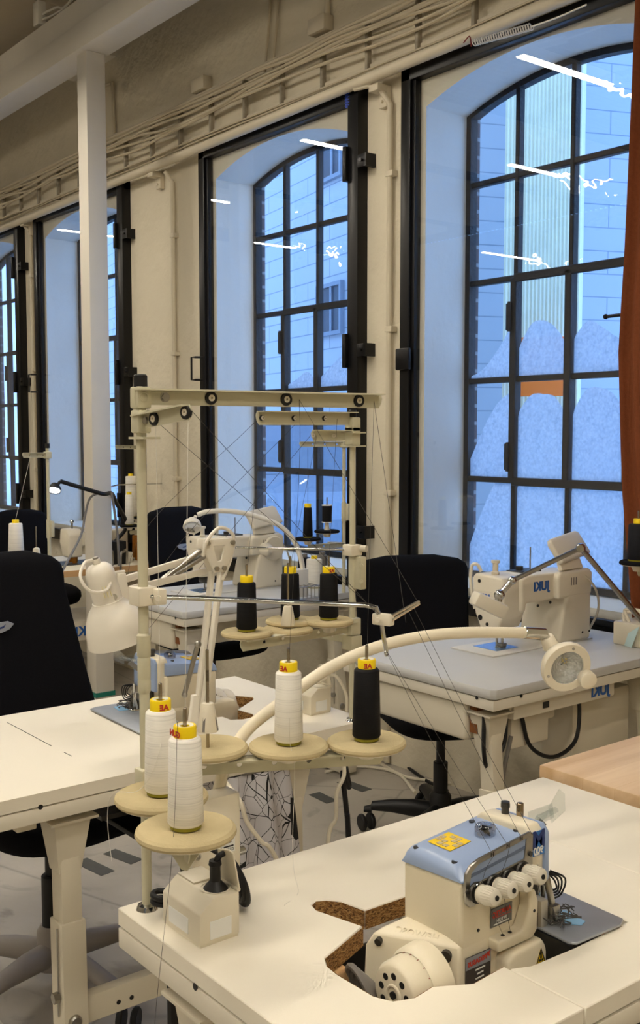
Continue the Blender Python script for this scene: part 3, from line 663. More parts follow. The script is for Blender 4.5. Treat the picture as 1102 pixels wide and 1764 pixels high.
# --- right table with the large lockstitch machine, and its neighbour further back
def win_table(x0, x1, y0, y1, lab, m, drawer=True):
    r = empty('sewing_table', ((x0 + x1) / 2, (y0 + y1) / 2, 0), lab, 'table')
    c = .06
    g = G().prism([(x0, y0 + c), (x0 + c, y0), (x1 - .012, y0), (x1, y0 + .012), (x1, y1), (x0, y1)], .026, o=(0, 0, ZT - .026), bev=.0015, seg=1); part('tabletop', g, m, r)
    base_frame(r, x0 + .004, x1 - .004, y0 + .004, y1 - .004, lean=.05, ly0=.06, beam=False)
    if drawer:
        g = G().bb((x0 + .10, y0 + .015, .615), (x1 - .115, y0 + .40, .722), bev=.012, seg=3); part('drawer', g, M_legpaint, r)
        g = G().bb((x1 - .113, y0 + .03, .64), (x1 - .085, y0 + .06, .722)); part('cork_block', g, mat('cork', '#7A4A22', .9), r)
    screw_holes(r, [(x1 - .06, y0, ZT - .03)], (0, 1, 0)); screw_holes(r, [(x1, y0 + .11, ZT - .03)], (1, 0, 0))
    return r
T3 = win_table(-2.50, -1.868, 2.058, 2.985, 'grey-white sewing table under the largest window with the white lockstitch machine', M_toned_lamin)
T4 = win_table(-4.05, -3.43, 2.05, 2.985, 'grey-white sewing table under the middle window, behind the white task lamp', M_toned_lamin)
# --- workbench at the right edge
g = G().bb((-1.385, 1.665, .737), (-.45, 2.35, .782), bev=.004)
WB = empty('workbench', (-.9, 2.0, 0), 'birch butcher-block workbench corner at the right edge', 'workbench'); part('bench_top', g, M_bench, WB)
for x in (-1.30, -.54):
    for y in (1.75, 2.26): part('leg', G().bb((x - .035, y - .035, 0), (x + .035, y + .035, .737), bev=.004), M_wood, WB)
# --- far tables at the left
def plain_table(x0, x1, y0, y1, lab, z=.78):
    r = empty('work_table', ((x0 + x1) / 2, (y0 + y1) / 2, 0), lab, 'table')
    part('tabletop', G().bb((x0, y0, z - .028), (x1, y1, z), bev=.002), M_lamin, r)
    part('edge_strip', G().bb((x1, y0, z - .034), (x1 + .006, y1, z - .001)), M_wood, r, 'bare wood edge')
    for y in (y0 + .05, y1 - .08): part('rail', G().bb((x0 + .05, y, z - .10), (x1 - .05, y + .03, z - .028)), M_legpaint, r)
    for x in (x0 + .06, x1 - .06):
        for y in (y0 + .06, y1 - .06): part('leg', G().bb((x - .025, y - .025, 0), (x + .025, y + .025, z - .028)), M_legpaint, r)
    return r
T5 = plain_table(-5.95, -5.29, 2.26, 3.03, 'white worktop with a bare wood edge behind the post', .715)
# ---------------------------------------------------------------- sunk overlock machines
def sweep_profile(g, prof_xz, y0, y1, bev=0.004):
    """profile in x,z extruded along +y"""
    g.prism(prof_xz, y1 - y0, o=(0, y1, 0), u=(1, 0, 0), v=(0, 0, 1), bev=bev)
def overlock(loc, rz, lab, full=True):
    """local frame: operator in +x, handwheel towards -y, table surface z=0"""
    r = empty('overlock_machine', loc, lab, 'sewing machine', rz=rz)
    P = lambda n, g, m, par=None, **k: part(n, g, m, par or r, world=False, **k)
    # main casting: sunk base, upper body
    g = G()
    g.loft([[(.004, .0, -.10), (.004, .165, -.10), (-.115, .165, -.10), (-.116, -.060, -.10)],
            [(.003, .004, -.002), (.003, .165, -.002), (-.115, .165, -.002), (-.113, -.057, -.002)],
            [(-.001, .0078, .019), (.001, .165, .019), (-.113, .165, .019), (-.106, -.048, .016)],
            [(-.012, .018, .024), (-.010, .150, .024), (-.108, .150, .024), (-.100, -.030, .022)]])
    b1 = P('machine_base', g, M_cream, angle=30)
    md = b1.modifiers.new('bev', 'BEVEL'); md.width = .007; md.segments = 3; md.limit_method = 'ANGLE'; md.angle_limit = .35
    g = G()
    g.loft([[(x, .0085, z) for x, z in [(-.108, .012), (.0, .012), (.0, .104), (-.109, .097)]],
            [(x, .150, z) for x, z in [(-.108, -.02), (.0, -.02), (.0, .108), (-.109, .101)]]])
    b2 = P('body', g, M_cream, angle=30); md = b2.modifiers.new('bev', 'BEVEL'); md.width = .005; md.segments = 3; md.limit_method = 'ANGLE'; md.angle_limit = .35
    # lower front skirt with looper cover
    g = G().prism([(.070, -.10), (.156, -.10), (.152, -.018), (.140, .000), (.084, -.002), (.070, -.012)], .026, o=(.0, 0, 0), u=(0, 1, 0), v=(0, 0, 1), bev=.006, seg=3); P('looper_cover', g, M_cream)
    g = G().prism([(.058, .002), (.126, .002), (.136, .012), (.137, .052), (.131, .068), (.119, .074), (.119, .046), (.108, .022), (.102, .018), (.058, .018)], .020, o=(.0, 0, 0), u=(0, 1, 0), v=(0, 0, 1), bev=.005, seg=3)
    P('threading_bracket', g, M_cream)
    g = G()
    for y in (.076, .090): g.cyl((.011, y, .0175), (.011, y, .0187), .0028, n=12)
    for y, z in ((.040, .032), (.128, .040)): g.cyl((.0005 if y < .1 else .020, y, z), (.0016 if y < .1 else .0205, y, z), .0022, n=12)
    P('thread_hole', g, M_black)
    # blue head cover
    g = G()
    L = []
    for y, zt, xi in ((.0065, .104, 0), (.0068, .112, 0), (.011, .119, .004), (.020, .1235, .006), (.10, .131, .005), (.148, .136, .004)):
        zb = .0975 + .04 * max(0, y - .01); zf = zb + .0065
        L.append([(-.1095, y, zb), (.003, y, zf), (.003, y, max(zf + .001, zt - .014)), (-.004 - xi, y, max(zf + .002, zt - .004)), (-.014 - xi, y, zt), (-.090, y, zt - .001), (-.104, y, max(zb + .004, zt - .006)), (-.1095, y, max(zb + .002, zt - .016))])
    g.loft(L); P('top_cover', g, M_blue, angle=40)
    # needle-side head: cream cap with blue edge
    g = G().prism([(-.098, .060), (-.004, .060), (.004, .068), (.004, .136), (-.006, .147), (-.088, .143), (-.098, .134)], .029, o=(0, .166, 0), u=(1, 0, 0), v=(0, 0, 1), bev=.005, seg=3)
    P('head_cap', g, M_cream)
    g = G().prism([(-.096, .064), (.006, .064), (.008, .070), (.007, .134), (-.002, .1455), (-.086, .142), (-.096, .132)], .009, o=(0, .1735, 0), u=(1, 0, 0), v=(0, 0, 1), bev=.003); P('head_edge', g, M_blue)
    g = G().bb((.0042, .1395, .1055), (.0052, .1655, .1395)); dc_ = P('face_decal', g, mat('decal_blue', '#2F74C0', .35, var=.35, scale=70), smooth=False)
    g = G().text('M', .034, (.0056, .1525, .127), (0, 1, 0), (0, 0, 1), True, .0006, bold=.0009); P('decal_emblem', g, mat('decal_navy', '#17306E', .4), dc_, smooth=False)
    g = G().text('900', .0135, (.0060, .1515, .1125), (0, 1, 0), (0, 0, 1), True, .0006, bold=.0003); g.bar((.0056, .1435, .1072), (.0056, .1545, .1076), .0005, .0018); P('decal_number', g, M_whitetxt, dc_, smooth=False)
    g = G().bb((.0042, .148, .082), (.0050, .153, .092)); P('head_slot', g, M_greypl, smooth=False)
    # tension plate (steel frame) with blue inlay
    def rr(y0, z0, y1, z1, rad, n=5):
        out = []
        for cy, cz, a0 in ((y1 - rad, z1 - rad, 0), (y0 + rad, z1 - rad, 90), (y0 + rad, z0 + rad, 180), (y1 - rad, z0 + rad, 270)):
            for i in range(n + 1):
                a = math.radians(a0 + 90 * i / n); out.append((cy + rad * math.cos(a), cz + rad * math.sin(a)))
        return out
    plate = [(.0075, .088), (.009, .078), (.016, .0715), (.026, .0705), (.040, .076), (.060, .080), (.120, .086), (.139, .0885), (.139, .140), (.132, .144), (.032, .1315), (.018, .127), (.009, .117)]
    g = G().prism(plate, .004, o=(.0035, 0, 0), u=(0, 1, 0), v=(0, 0, 1), bev=.001, seg=1, holes=[[(.017, .0985), (.122, .1085), (.126, .136), (.034, .1245), (.020, .116)]]); P('tension_plate', g, M_steel)
    g = G().prism([(.017, .0985), (.122, .1085), (.126, .136), (.034, .1245), (.020, .116)], .0012, o=(.0040, 0, 0), u=(0, 1, 0), v=(0, 0, 1)); P('plate_inlay', g, M_blue, smooth=False)
    g = G().prism([(.0185, .109), (.124, .1215), (.1245, .126), (.020, .1135)], .0006, o=(.0053, 0, 0), u=(0, 1, 0), v=(0, 0, 1)); P('inlay_stripe', g, mat('stripe_grey', '#5E6C86', .4), smooth=False)
    g = G()
    for y, z in ((.0115, .0945), (.1325, .1135)): g.cyl((.0075, y, z), (.0095, y, z), .0035, n=14)
    for y, z in ((.056, .1315), (.086, .1355), (.112, .139)):
        for d in (0, .004): g.box((.0078, y + d, z), (.0006, .0016, .005))
    P('plate_screws', g, M_darksteel)
    # tension knobs
    for i, (y, z) in enumerate(((.0276, .0895), (.0594, .0905), (.0886, .0910), (.1162, .0935))):
        k = P('tension_knob', G().lathe([(0, .034), (.006, .034), (.010, .032), (.0125, .014), (.0105, .014), (.0105, .006), (.012, .006)] [::-1], (.012, y, z), (1, -.06, .16), 30), M_knob)
        g = G(); d = V((1, -.06, .16)).normalized(); u, v, w = frame(d)
        for j in range(22):
            a = 2 * PI * j / 22; c = u * math.cos(a) + v * math.sin(a)
            g.bar(V((.012, y, z)) + d * .0155 + c * .0119, V((.012, y, z)) + d * .0315 + c * .0099, .0014, .0014)
        P('grip_ribs', g, M_knob, k)
        g = G().lathe([(.0015, 0), (.013, .0), (.013, .0022), (.0015, .0022)], (.008, y, z), d, 24); g.lathe([(.0015, 0), (.014, .001), (.0125, .003), (.0015, .003)], (.010, y, z), d, 24)
        P('tension_discs', g, M_darksteel, k)
        P('knob_core', G().cyl(V((.012, y, z)) + d * .0335, V((.012, y, z)) + d * .0346, .0034, n=14), M_black, k)
    g = G().tube([(.0075, .0195, .0985), (.012, .021, .101), (.014, .025, .1025), (.013, .030, .103)], .0012, 6, k=4); P('thread_hook', g, M_chrome)
    # oil sight dome, screws, warning sticker, thread posts
    g = G().lathe([(.0145, 0), (.0145, .012), (.012, .016), (.0085, .0175), (0, .0175)], (-.047, .103, .129), (0, 0, 1), 24); P('oil_sight', g, pane_mat('smoked_dome', (.62, .64, .68), .16, .03))
    g = G().tube([(-.047 + .009 * math.cos(t * 2.3), .103 + .008 * math.sin(t * 3.1), .131 + .011 * abs(math.sin(t))) for t in range(14)], .0012, 5, k=3); P('oil_pipe', g, M_darksteel)
    g = G()
    for x, y, z in ((-.092, .0165, .1185), (-.022, .0185, .1205), (-.022, .138, .1345), (-.088, .12, .1315)): g.cyl((x, y, z), (x, y, z + .0025), .0042, n=16)
    P('cover_screws', g, M_darksteel)
    ms = mat('warning_yellow', '#E8C412', .5, var=.05)
    g = G().box((-.066, .053, .1272), (.042, .040, .0006), R=Matrix.Rotation(.094, 4, 'X')); st = P('warning_sticker', g, ms, smooth=False)
    g = G(); rr_ = random.Random(5)
    for i in range(4):
        for j in range(4):
            if (i + j) % 3: g.box((-.0815 + i * .0105, .0405 + j * .0082, .1278 + (.0405 + j * .0082 - .053) * .094), (.008, .0062, .0006), R=Matrix.Rotation(.094, 4, 'X'))
    P('sticker_pictograms', g, mat('pictogram', '#B9A98A', .6, var=.5, scale=300), st, smooth=False)
    for x, y, m_ in ((-.060, .158, M_darksteel), (-.040, .166, M_chrome)):
        g = G().lathe([(.0055, 0), (.0055, .014), (.0066, .015), (.0066, .020), (.005, .021), (.0062, .020), (.0062, .023), (0, .024)], (x, y, .138), (0, 0, 1), 18) if m_ is M_darksteel else G().cyl((x, y, .138), (x, y, .163), .0052, n=18, bev=.001)
        P('thread_post', g, M_darksteel if m_ is M_darksteel else mat('nickel', '#9E8E74', .2, 1), angle=50)
    # raised lettering on the sloping base
    g = G().text('HEIWOSC', .0135, (-.058, -.0135, .0205), (.90, .44, .0), (-.3, .60, .55), True, .0016); P('cast_lettering', g, M_cream)
    # handwheel
    WX, WY, WZ = -.019, -.056, -.020
    hw = P('handwheel', G().lathe([(.0, -.034), (.0345, -.034), (.0375, -.0320), (.040, -.027), (.0420, -.006), (.0420, .012), (0, .012)], (WX, WY, WZ), (0, 1, 0), 48), M_cream)
    g = G()
    for j in range(9):
        a = 2 * PI * j / 9 + .2; g.cyl((WX + .0235 * math.cos(a), WY - .0346, WZ + .0235 * math.sin(a)), (WX + .0235 * math.cos(a), WY - .0335, WZ + .0235 * math.sin(a)), .0045, n=16)
    g.cyl((WX, WY - .0372, WZ), (WX, WY - .0345, WZ), .0048, n=16); P('wheel_hole', g, M_black, hw)
    P('wheel_hub', G().torus((WX, WY - .0342, WZ), .0115, .0022, (0, 1, 0)), M_cream, hw)
    g = G()
    for j in range(17):
        a = math.radians(20 + j * 6); c = V((WX + .0422 * math.cos(a), WY + .064, WZ + .0422 * math.sin(a)))
        g.bar(c + V((0, -.058, 0)), c + V((0, -.064 if j % 3 else -.070, 0)), .0009, .0006)
    P('wheel_scale', g, mat('scale_red', '#8A3B2C', .6), hw, smooth=False)
    P('wheel_collar', G().lathe([(.0430, -.010), (.0475, -.004), (.049, .008), (.050, .02)], (WX, WY + .006, WZ), (0, 1, 0), 40), M_cream)
    g = G().cyl((-.0115, -.0075, .0055), (-.020, .008, .007), .0078, .006, n=20); mr_ = mat('recess', '#3A352C', .8); P('recess_shade', g, mr_); P('recess_shade', G().cyl((-.0945, -.0505, .006), (-.099, -.040, .008), .0052, .0045, n=16), mr_)  # dark discs paint the shade inside the two recesses of the base
    # plates with writing
    pl = P('maker_plate', G().bb((.0012, .063, .028), (.0020, .104, .0535)), mat('plate_grey', '#63625F', .4), smooth=False)
    g = G().text('AMATEC', .0092, (.0024, .0835, .0455), (0, 1, .06), (0, 0, 1), True, .0004, bold=.0003); g.bb((.0022, .067, .0398), (.0024, .101, .0406)); P('plate_lettering', g, M_redtxt, pl, smooth=False)
    g = G().text('N YON', .0062, (.0024, .083, .0355), (0, 1, .06), (0, 0, 1), True, .0004); g.bar((.0022, .068, .0308), (.0022, .097, .0316), .0005, .0016); P('plate_small_lettering', g, M_whitetxt, pl, smooth=False)
    pl = P('type_plate', G().bb((.0042, .013, -.048), (.0050, .060, .0035)), mat('plate_dark', '#3A3330', .4), smooth=False)
    P('plate_band', G().bb((.0048, .013, -.013), (.0054, .060, .003)), mat('plate_silver', '#8C9098', .4), pl, smooth=False)
    g = G().text('PEGASUS', .0088, (.0057, .0340, -.0055), (0, 1, .06), (0, 0, 1), True, .0004, bold=.0003); g.prism([(.0530, -.0045), (.0575, -.006), (.0565, -.002), (.0585, .002), (.0545, .0005), (.0515, .001)], .0004, o=(.0055, 0, 0), u=(0, 1, 0), v=(0, 0, 1)); P('plate_lettering', g, M_redtxt, pl, smooth=False)
    g = G()
    for k, (y0, y1) in enumerate(((.031, .049), (.034, .046), (.031, .047), (.027, .049))): g.bar((.0052, y0, -.0175 - k * .006), (.0052, y1, -.0167 - k * .006), .0006, .0018)
    g.text('CE', .0065, (.0055, .021, -.037), (0, 1, .06), (0, 0, 1), True, .0004); P('plate_small_lettering', g, M_whitetxt, pl, smooth=False)
    wt = P('warning_triangle', G().prism([(.126, -.032), (.144, -.032), (.135, -.012)], .0006, o=(.0262, 0, 0), u=(0, 1, 0), v=(0, 0, 1)), ms, smooth=False)
    g = G().prism([(.1255, -.0325), (.1445, -.0325), (.135, -.0112)], .0005, o=(.0268, 0, 0), u=(0, 1, 0), v=(0, 0, 1), holes=[[(.1276, -.0312), (.1424, -.0312), (.135, -.0142)]])
    g.box((.0270, .135, -.0215), (.0005, .0028, .008)); g.box((.0270, .133, -.0280), (.0005, .0045, .003)); g.box((.0270, .138, -.0280), (.0005, .003, .003)); P('triangle_mark', g, M_blacktxt, wt, smooth=False)
    # cloth plate, looper area, presser foot, knives, chain of thread
    g = G().prism([(-.20, .150), (-.02, .150), (.062, .148), (.070, .155), (.074, .245), (.066, .262), (-.19, .268), (-.20, .262)], .004, o=(0, 0, .003), bev=.0015); P('cloth_plate', g, mat('worn_plate', '#A3A9B2', .42, .55, var=.18, scale=22))
    g = G().bb((-.02, .146, -.06), (.066, .152, .003)); g.bb((-.05, .155, -.10), (.05, .235, -.004)); P('plate_support', g, M_black)
    g = G().bb((-.03, .150, -.06), (.012, .172, .030), bev=.004); g.bb((-.05, .142, .030), (-.004, .165, .064), bev=.003); P('cutter_housing', g, M_darksteel)
    g = G().bb((-.008, .150, -.002), (.014, .166, .044), bev=.004); P('cutter_cover', g, mat('satin', '#B9B4A8', .4, .6), angle=30)
    g = G().bb((.004, .168, -.012), (.018, .186, .032), bev=.002); g.cyl((.018, .177, .016), (.022, .177, .016), .006); g.bar((.01, .178, .03), (.0, .176, .068), .010, .006, bev=.001); P('knife_holder', g, M_steel)
    g = G().cyl((-.010, .182, .004), (-.010, .182, .072), .0035, n=12); g.bb((-.03, .166, .006), (.020, .196, .012), bev=.002); g.bar((-.025, .182, .012), (-.022, .19, .05), .008, .006, bev=.001); P('presser_foot', g, M_chrome)
    for k in range(4):
        P('needle_clamp_wire', G().tube([(-.006, .176 + k * .005, .070), (.0 + .004 * k, .190 + k * .004, .062), (.004, .194 + k * .003, .048 - .004 * k), (-.004, .188, .042 - k * .004)], .0014, 5, k=4), M_black)
    rnd = random.Random(11); g = G()
    for k in range(26):
        a = V((.010 + rnd.uniform(-.02, .02), .178 + rnd.uniform(-.02, .02), .010 + rnd.uniform(0, .012)))
        g.tube([a, a + V((rnd.uniform(-.012, .018), rnd.uniform(-.012, .02), rnd.uniform(-.004, .012))), a + V((rnd.uniform(-.02, .03), rnd.uniform(-.02, .03), rnd.uniform(-.004, .006)))], .0009, 4, k=3)
    P('lint', g, mat('lint', '#4A4744', .95, var=.5, scale=300), kind='stuff')
    g = G().prism([(-.004, .196), (.028, .186), (.044, .198), (.040, .212), (.0, .218)], .0012, o=(0, 0, .0072), bev=.0003); P('plate_sticker', g, mat('sticker_sky', '#8DBCE0', .4), smooth=False)
    # clear eye guard on a dark arm
    P('guard_arm', G().tube([(-.040, .170, .104), (-.036, .186, .114), (-.030, .204, .130)], .006, 8), M_greypl)
    gy, gz = -.046, -.022
    g = G()
    g.prism([(-.030, -.012), (.020, -.016), (.030, .010), (-.020, .016)], .002, o=(-.034, .250 + gy, .160 + gz), u=V((.25, .70, .25)), v=V((-.75, .35, .35)))
    g.prism([(0, -.010), (.030, -.004), (.036, .018), (.028, .028), (0, .012)], .002, o=(-.028, .262 + gy, .158 + gz), u=V((.15, .85, .25)), v=V((-.25, -.05, .95)))
    g.bar((-.034, .244 + gy, .156 + gz), (-.026, .275 + gy, .166 + gz), .010, .006, bev=.002)
    g.prism([(0, 0), (-.026, -.004), (-.026, .018), (0, .014)], .002, o=(-.030, .254 + gy, .158 + gz), u=V((.15, .85, .2)), v=V((.4, .0, .8)))
    P('eye_guard', g, M_clear, angle=20)
    return r
OV = overlock((-.92, .949, ZT), 0, 'blue-topped overlock machine sunk in the cut-out of the front table')
def tubeset():
    g = G()
    for k in range(5): g.torus((-1.005, .862 + k * .006, ZT - .045 - .004 * k), .034 - .003 * k, .0045, (.25, 1, .3), 26, 7)
    return g
solo('suction_hose', tubeset(), M_greypl, (-1.0, .87, ZT - .05), 'coiled grey hose below the cut-out beside the front machine handwheel', 'hose')
# ---------------------------------------------------------------- thread stands and cones
def foam_mat(name, c):
    return mat(name, c, .95, var=.12, scale=35, bump=.12, bscale=300, spec=.1)
M_foam = foam_mat('beige_foam', '#BFB08A'); M_foamblk = foam_mat('black_foam', '#17171A')
def winding_mat(name, c, amp=.10):
    m = bpy.data.materials.new(name); m.use_nodes = True; nt = m.node_tree; b = nt.nodes['Principled BSDF']
    tc = nn(nt, 'ShaderNodeTexCoord'); mp = nn(nt, 'ShaderNodeMapping'); mp.inputs['Scale'].default_value = (6, 6, 700); mp.inputs['Rotation'].default_value = (.06, .05, 0)
    m2 = nn(nt, 'ShaderNodeMapping'); m2.inputs['Scale'].default_value = (9, 9, 520); m2.inputs['Rotation'].default_value = (-.07, .08, 0)
    a = nn(nt, 'ShaderNodeTexNoise'); a.inputs['Scale'].default_value = 1; a2 = nn(nt, 'ShaderNodeTexNoise'); a2.inputs['Scale'].default_value = 1
    nt.links.new(tc.outputs['Object'], mp.inputs[0]); nt.links.new(mp.outputs[0], a.inputs['Vector']); nt.links.new(tc.outputs['Object'], m2.inputs[0]); nt.links.new(m2.outputs[0], a2.inputs['Vector'])
    ad = nn(nt, 'ShaderNodeMath', operation='ADD'); nt.links.new(a.outputs['Fac'], ad.inputs[0]); nt.links.new(a2.outputs['Fac'], ad.inputs[1])
    L = lin(c)[:3]
    nt.links.new(ramp(nt, ad.outputs[0], [(.75, tuple(x * (1 - amp) for x in L)), (1.0, L)]), b.inputs['Base Color'])
    bp = nn(nt, 'ShaderNodeBump'); bp.inputs['Strength'].default_value = .35; bp.inputs['Distance'].default_value = .001
    nt.links.new(ad.outputs[0], bp.inputs['Height']); nt.links.new(bp.outputs['Normal'], b.inputs['Normal'])
    b.inputs['Roughness'].default_value = .7; b.inputs['Specular IOR Level'].default_value = .25
    return m
M_wwhite = winding_mat('white_thread', '#EEEBE2', .14); M_wblack = winding_mat('black_thread', '#0C0C0F', .5); M_wbrown = winding_mat('ochre_thread', '#9A5E14', .25); M_wgrey = winding_mat('grey_thread', '#77746E', .2); M_wnavy = winding_mat('navy_thread', '#15171F', .4)
M_yellow = mat('cone_yellow', '#F6D60A', .4, var=.04, spec=.5); M_olive = mat('cone_base', '#8C8420', .5); M_label = mat('cone_label', '#E6E2D6', .6)
M_thread_w = mat('loose_white_thread', '#D8D4C8', .8); M_thread_b = mat('loose_dark_thread', '#45423E', .8)
ZV = V((0, 0, 1))
def make_cone(loc, wm, lab, group, h=.108, r0=.0225, r1=.0195, core=M_yellow, mark='AE', face=0, detail=True, name='thread_cone'):
    """conical cross-wound thread package on a yellow tube; loc = centre of its foot"""
    r = empty(name, loc, lab, 'thread cone', group); P = lambda n, g, m, p=None, **k: part(n, g, m, p or r, world=False, **k)
    P('core_base', G().lathe([(.004, 0), (r0 - .003, 0), (r0 - .0025, .006), (.004, .006)], (0, 0, 0), ZV, 32), M_olive if core is M_yellow else core)
    P('winding', G().lathe([(.004, .005), (r0 - .002, .0045), (r0, .0075), (r1 + .0005, h - .002), (r1 - .0015, h + .001), (.012, h + .003), (.004, h + .003)], (0, 0, 0), ZV, 40), wm)
    if core:
        c = P('core_cap', G().lathe([(.0045, h), (.0142, h), (.0142, h + .015), (.0134, h + .0165), (.0110, h + .0165), (.0055, h + .0150), (.0045, h + .010)], (0, 0, 0), ZV, 32), core)
        if detail:
            P('cap_label', G().lathe([(.0062, h + .0156), (.0108, h + .0168), (.0108, h + .0164), (.0062, h + .0152)], (0, 0, 0), ZV, 28), M_label, c)
            n = V((math.cos(face), math.sin(face), 0)); P('cap_lettering', G().text(mark, .0105, V((0, 0, h + .0075)) + n * .0143, ZV.cross(n), ZV, True, .0006, bold=.0004), M_redtxt, c, smooth=False)
    return r
def thread(cone, pts, m, rad=.00035, k=6, name='thread_tail'):
    return part(name, G().tube(pts, rad, 4, k=k), m, cone)
def pad(parent, x, y, z, rad=.062, m=M_foam, bracket=None, pin=.15):
    """foam disc on a plate with an upright pin; z = top of the foam"""
    g = G().lathe([(0, -.013), (rad - .006, -.013), (rad - .003, -.0105), (0, -.0105)], (x, y, z), ZV, 40); g.lathe([(0, -.030), (.012, -.030), (.020, -.013), (0, -.013)], (x, y, z), ZV, 20)
    s = part('spool_plate', g, M_creamplain, parent)
    part('foam_pad', G().lathe([(0, -.0105), (rad - .002, -.0105), (rad, -.007), (rad - .001, -.003), (rad - .005, 0), (.022, -.001), (.006, -.004), (0, -.004)], (x, y, z), ZV, 48), m, s)
    part('spool_pin', G().cyl((x, y, z - .03), (x, y, z + pin), .0026, n=12, bev=.001), mat_pin, s)
    return s
mat_pin = mat('pin_nickel', '#A59A86', .25, 1)
def channel_bar(parent, a, b, w=.022, name='spool_bar', holes=4, m=M_standpaint, thick=.0022, flange=.018, side=1):
    """bent steel strip: vertical web with a top flange, rounded end, punched holes"""
    a = V(a); b = V(b); d = b - a; L = d.length; d.normalize(); up = V((0, 0, 1)); up = (up - d * up.dot(d)).normalized(); s = d.cross(up).normalized() * side
    pl = [(0, -w / 2), (L - w * .3, -w / 2), (L - .002, -w * .15), (L, w * .2), (L - .004, w / 2), (0, w / 2)]
    hl = []
    for i in range(holes):
        c = L * (.16 + .8 * i / holes); hl.append([(c + .0042 * math.cos(q), .0042 * math.sin(q)) for q in [2 * PI * j / 12 for j in range(12)]])
    g = G().prism(pl, thick, o=a, u=d, v=up, holes=hl)
    g.loft([[a + d * t + up * (w / 2 - thick) + s * .0, a + d * t + up * (w / 2) + s * .0, a + d * t + up * (w / 2) - s * flange, a + d * t + up * (w / 2 - thick) - s * flange] for t in (0, L - .006)])
    return part(name, g, m, parent, angle=30), a, d, up, s
def eyelet(parent, c, n, r=.009):
    e = part('eyelet', G().lathe([(.0035, -.003), (r, -.003), (r + .0006, 0), (r, .003), (.0035, .003), (.0035, -.003)], c, n, 24), M_black, parent)
    part('eyelet_bush', G().lathe([(.0018, -.0035), (.0045, -.0035), (.0048, .0036), (.0018, .0036), (.0018, -.0035)], c, n, 18), M_creamplain, e); return e

# ================= front stand
PX, PY = -1.305, .715
S1 = empty('thread_stand', (PX, PY, ZT), 'cream thread stand bolted to the near corner of the front table', 'thread stand')
part('pole', G().cyl((PX, PY, ZT), (PX, PY, 1.525), .0072, n=20), M_standpaint, S1)
part('base_flange', G().lathe([(.0075, .008), (.013, .006), (.016, 0), (0, 0)], (PX, PY, ZT), ZV, 28), M_chrome, S1)
part('pole_cap', G().cyl((PX, PY, 1.52), (PX, PY, 1.54), .0095, n=16, bev=.002), M_black, S1)
part('pole_joint', G().lathe([(.0072, 0), (.0092, .004), (.0092, .018), (.0086, .020), (.0092, .022), (.0092, .050), (.0086, .052), (.0098, .054), (.0098, .083), (.0072, .086)], (PX, PY, 1.093), ZV, 24), M_standpaint, S1)
# spool bar along the table, with three pads
pz = .977
pads = [onz(358, 1283, pz), onz(497, 1279.5, pz), onz(631, 1273, pz)]
q0 = onz(352, 1320, pz - .030); q1 = onz(662, 1301, pz - .030); dd = (q1 - q0).normalized(); st = q0 - dd * .055
bar, *_ = channel_bar(S1, st, q1, .027, 'spool_bar', 5, flange=.03, side=-1)
part('bar_bracket', G().bar((PX, PY, pz - .028), st + dd * .012, .003, .026).cyl((PX, PY, pz - .046), (PX, PY, pz - .012), .0105, n=18), M_standpaint, S1)
part('bar_clamp', G().box((PX, PY, pz - .006), (.024, .024, .030), bev=.003), M_standpaint, S1)
for p in pads: pad(S1, p.x, p.y, pz, .063)
f1 = onz(320, 1424, pz - .004); f2 = onz(278, 1366, pz)
channel_bar(S1, (PX, PY, pz - .034), V((f1.x, f1.y, pz - .034)) + (f1 - V((PX, PY, pz))).normalized() * .02, .024, 'spool_bar', 3, flange=.02)
pad(S1, f1.x, f1.y, pz - .004, .063); pad(S1, f2.x, f2.y, pz, .063)
g = G().prism([(-.03, 0), (.03, 0), (.006, -.034), (-.002, -.034)], .003, o=(f1.x - .005, f1.y, pz - .026), u=(.9, .45, 0), v=(0, 0, 1)); part('pad_gusset', g, M_standpaint, S1)
# top guide arms
za = 1.509
e1, e2, e3 = onx(361, 685, -1.290), onx(492, 688, -1.272), onx(617, 690, -1.256)
b0 = V((PX + .004, PY - .002, za)); b1 = V((-1.252, 1.112, za))
channel_bar(S1, b0 - (b1 - b0).normalized() * .01, b1, .022, 'guide_arm', 0, side=-1, flange=.02)
da = (b1 - b0).normalized(); na = V((da.y, -da.x, 0))
for e in (e1, e2, e3): eyelet(S1, V((e.x, e.y, za)) + na * .001 if False else (b0 + da * (V((e.x, e.y, za)) - b0).dot(da)) + na * .002, na)
g = G()
for px in (404, 573):
    c = onx(px, 686, -1.28); g.cyl(b0 + da * (c - b0).dot(da) + na * .0002, b0 + da * (c - b0).dot(da) + na * .0008, .0045, n=16)
part('punched_hole', g, mat('hole_pale', '#B9C7D6', .5), S1)
g = G().cyl(b0 + da * .035, b0 + da * .035 + na * .006, .0055, n=6); g.lathe([(0, 0), (.008, 0), (.007, .003), (0, .003)], b0 + da * .035, na, 18); part('arm_bolt', g, M_steel, S1)
g = G().box((PX, PY, za - .001), (.024, .022, .030), bev=.003); g.torus(V((PX, PY, za)) + na * .013 + V((0, 0, .0)), .006, .0012, na, 18, 6); part('arm_clamp', g, M_standpaint, S1)
c0 = V((PX + .004, PY, za - .034)); c1 = onx(331, 710, -1.195) + V((0, 0, .001)); dc = (c1 - c0).normalized(); nc = V((dc.y, -dc.x, 0)).normalized()
channel_bar(S1, c0 - dc * .008, c1, .020, 'guide_arm', 0, side=-1, flange=.014)
for t in (.030, .125): eyelet(S1, c0 + dc * min(t, (c1 - c0).length - .010) + nc * .002, nc)
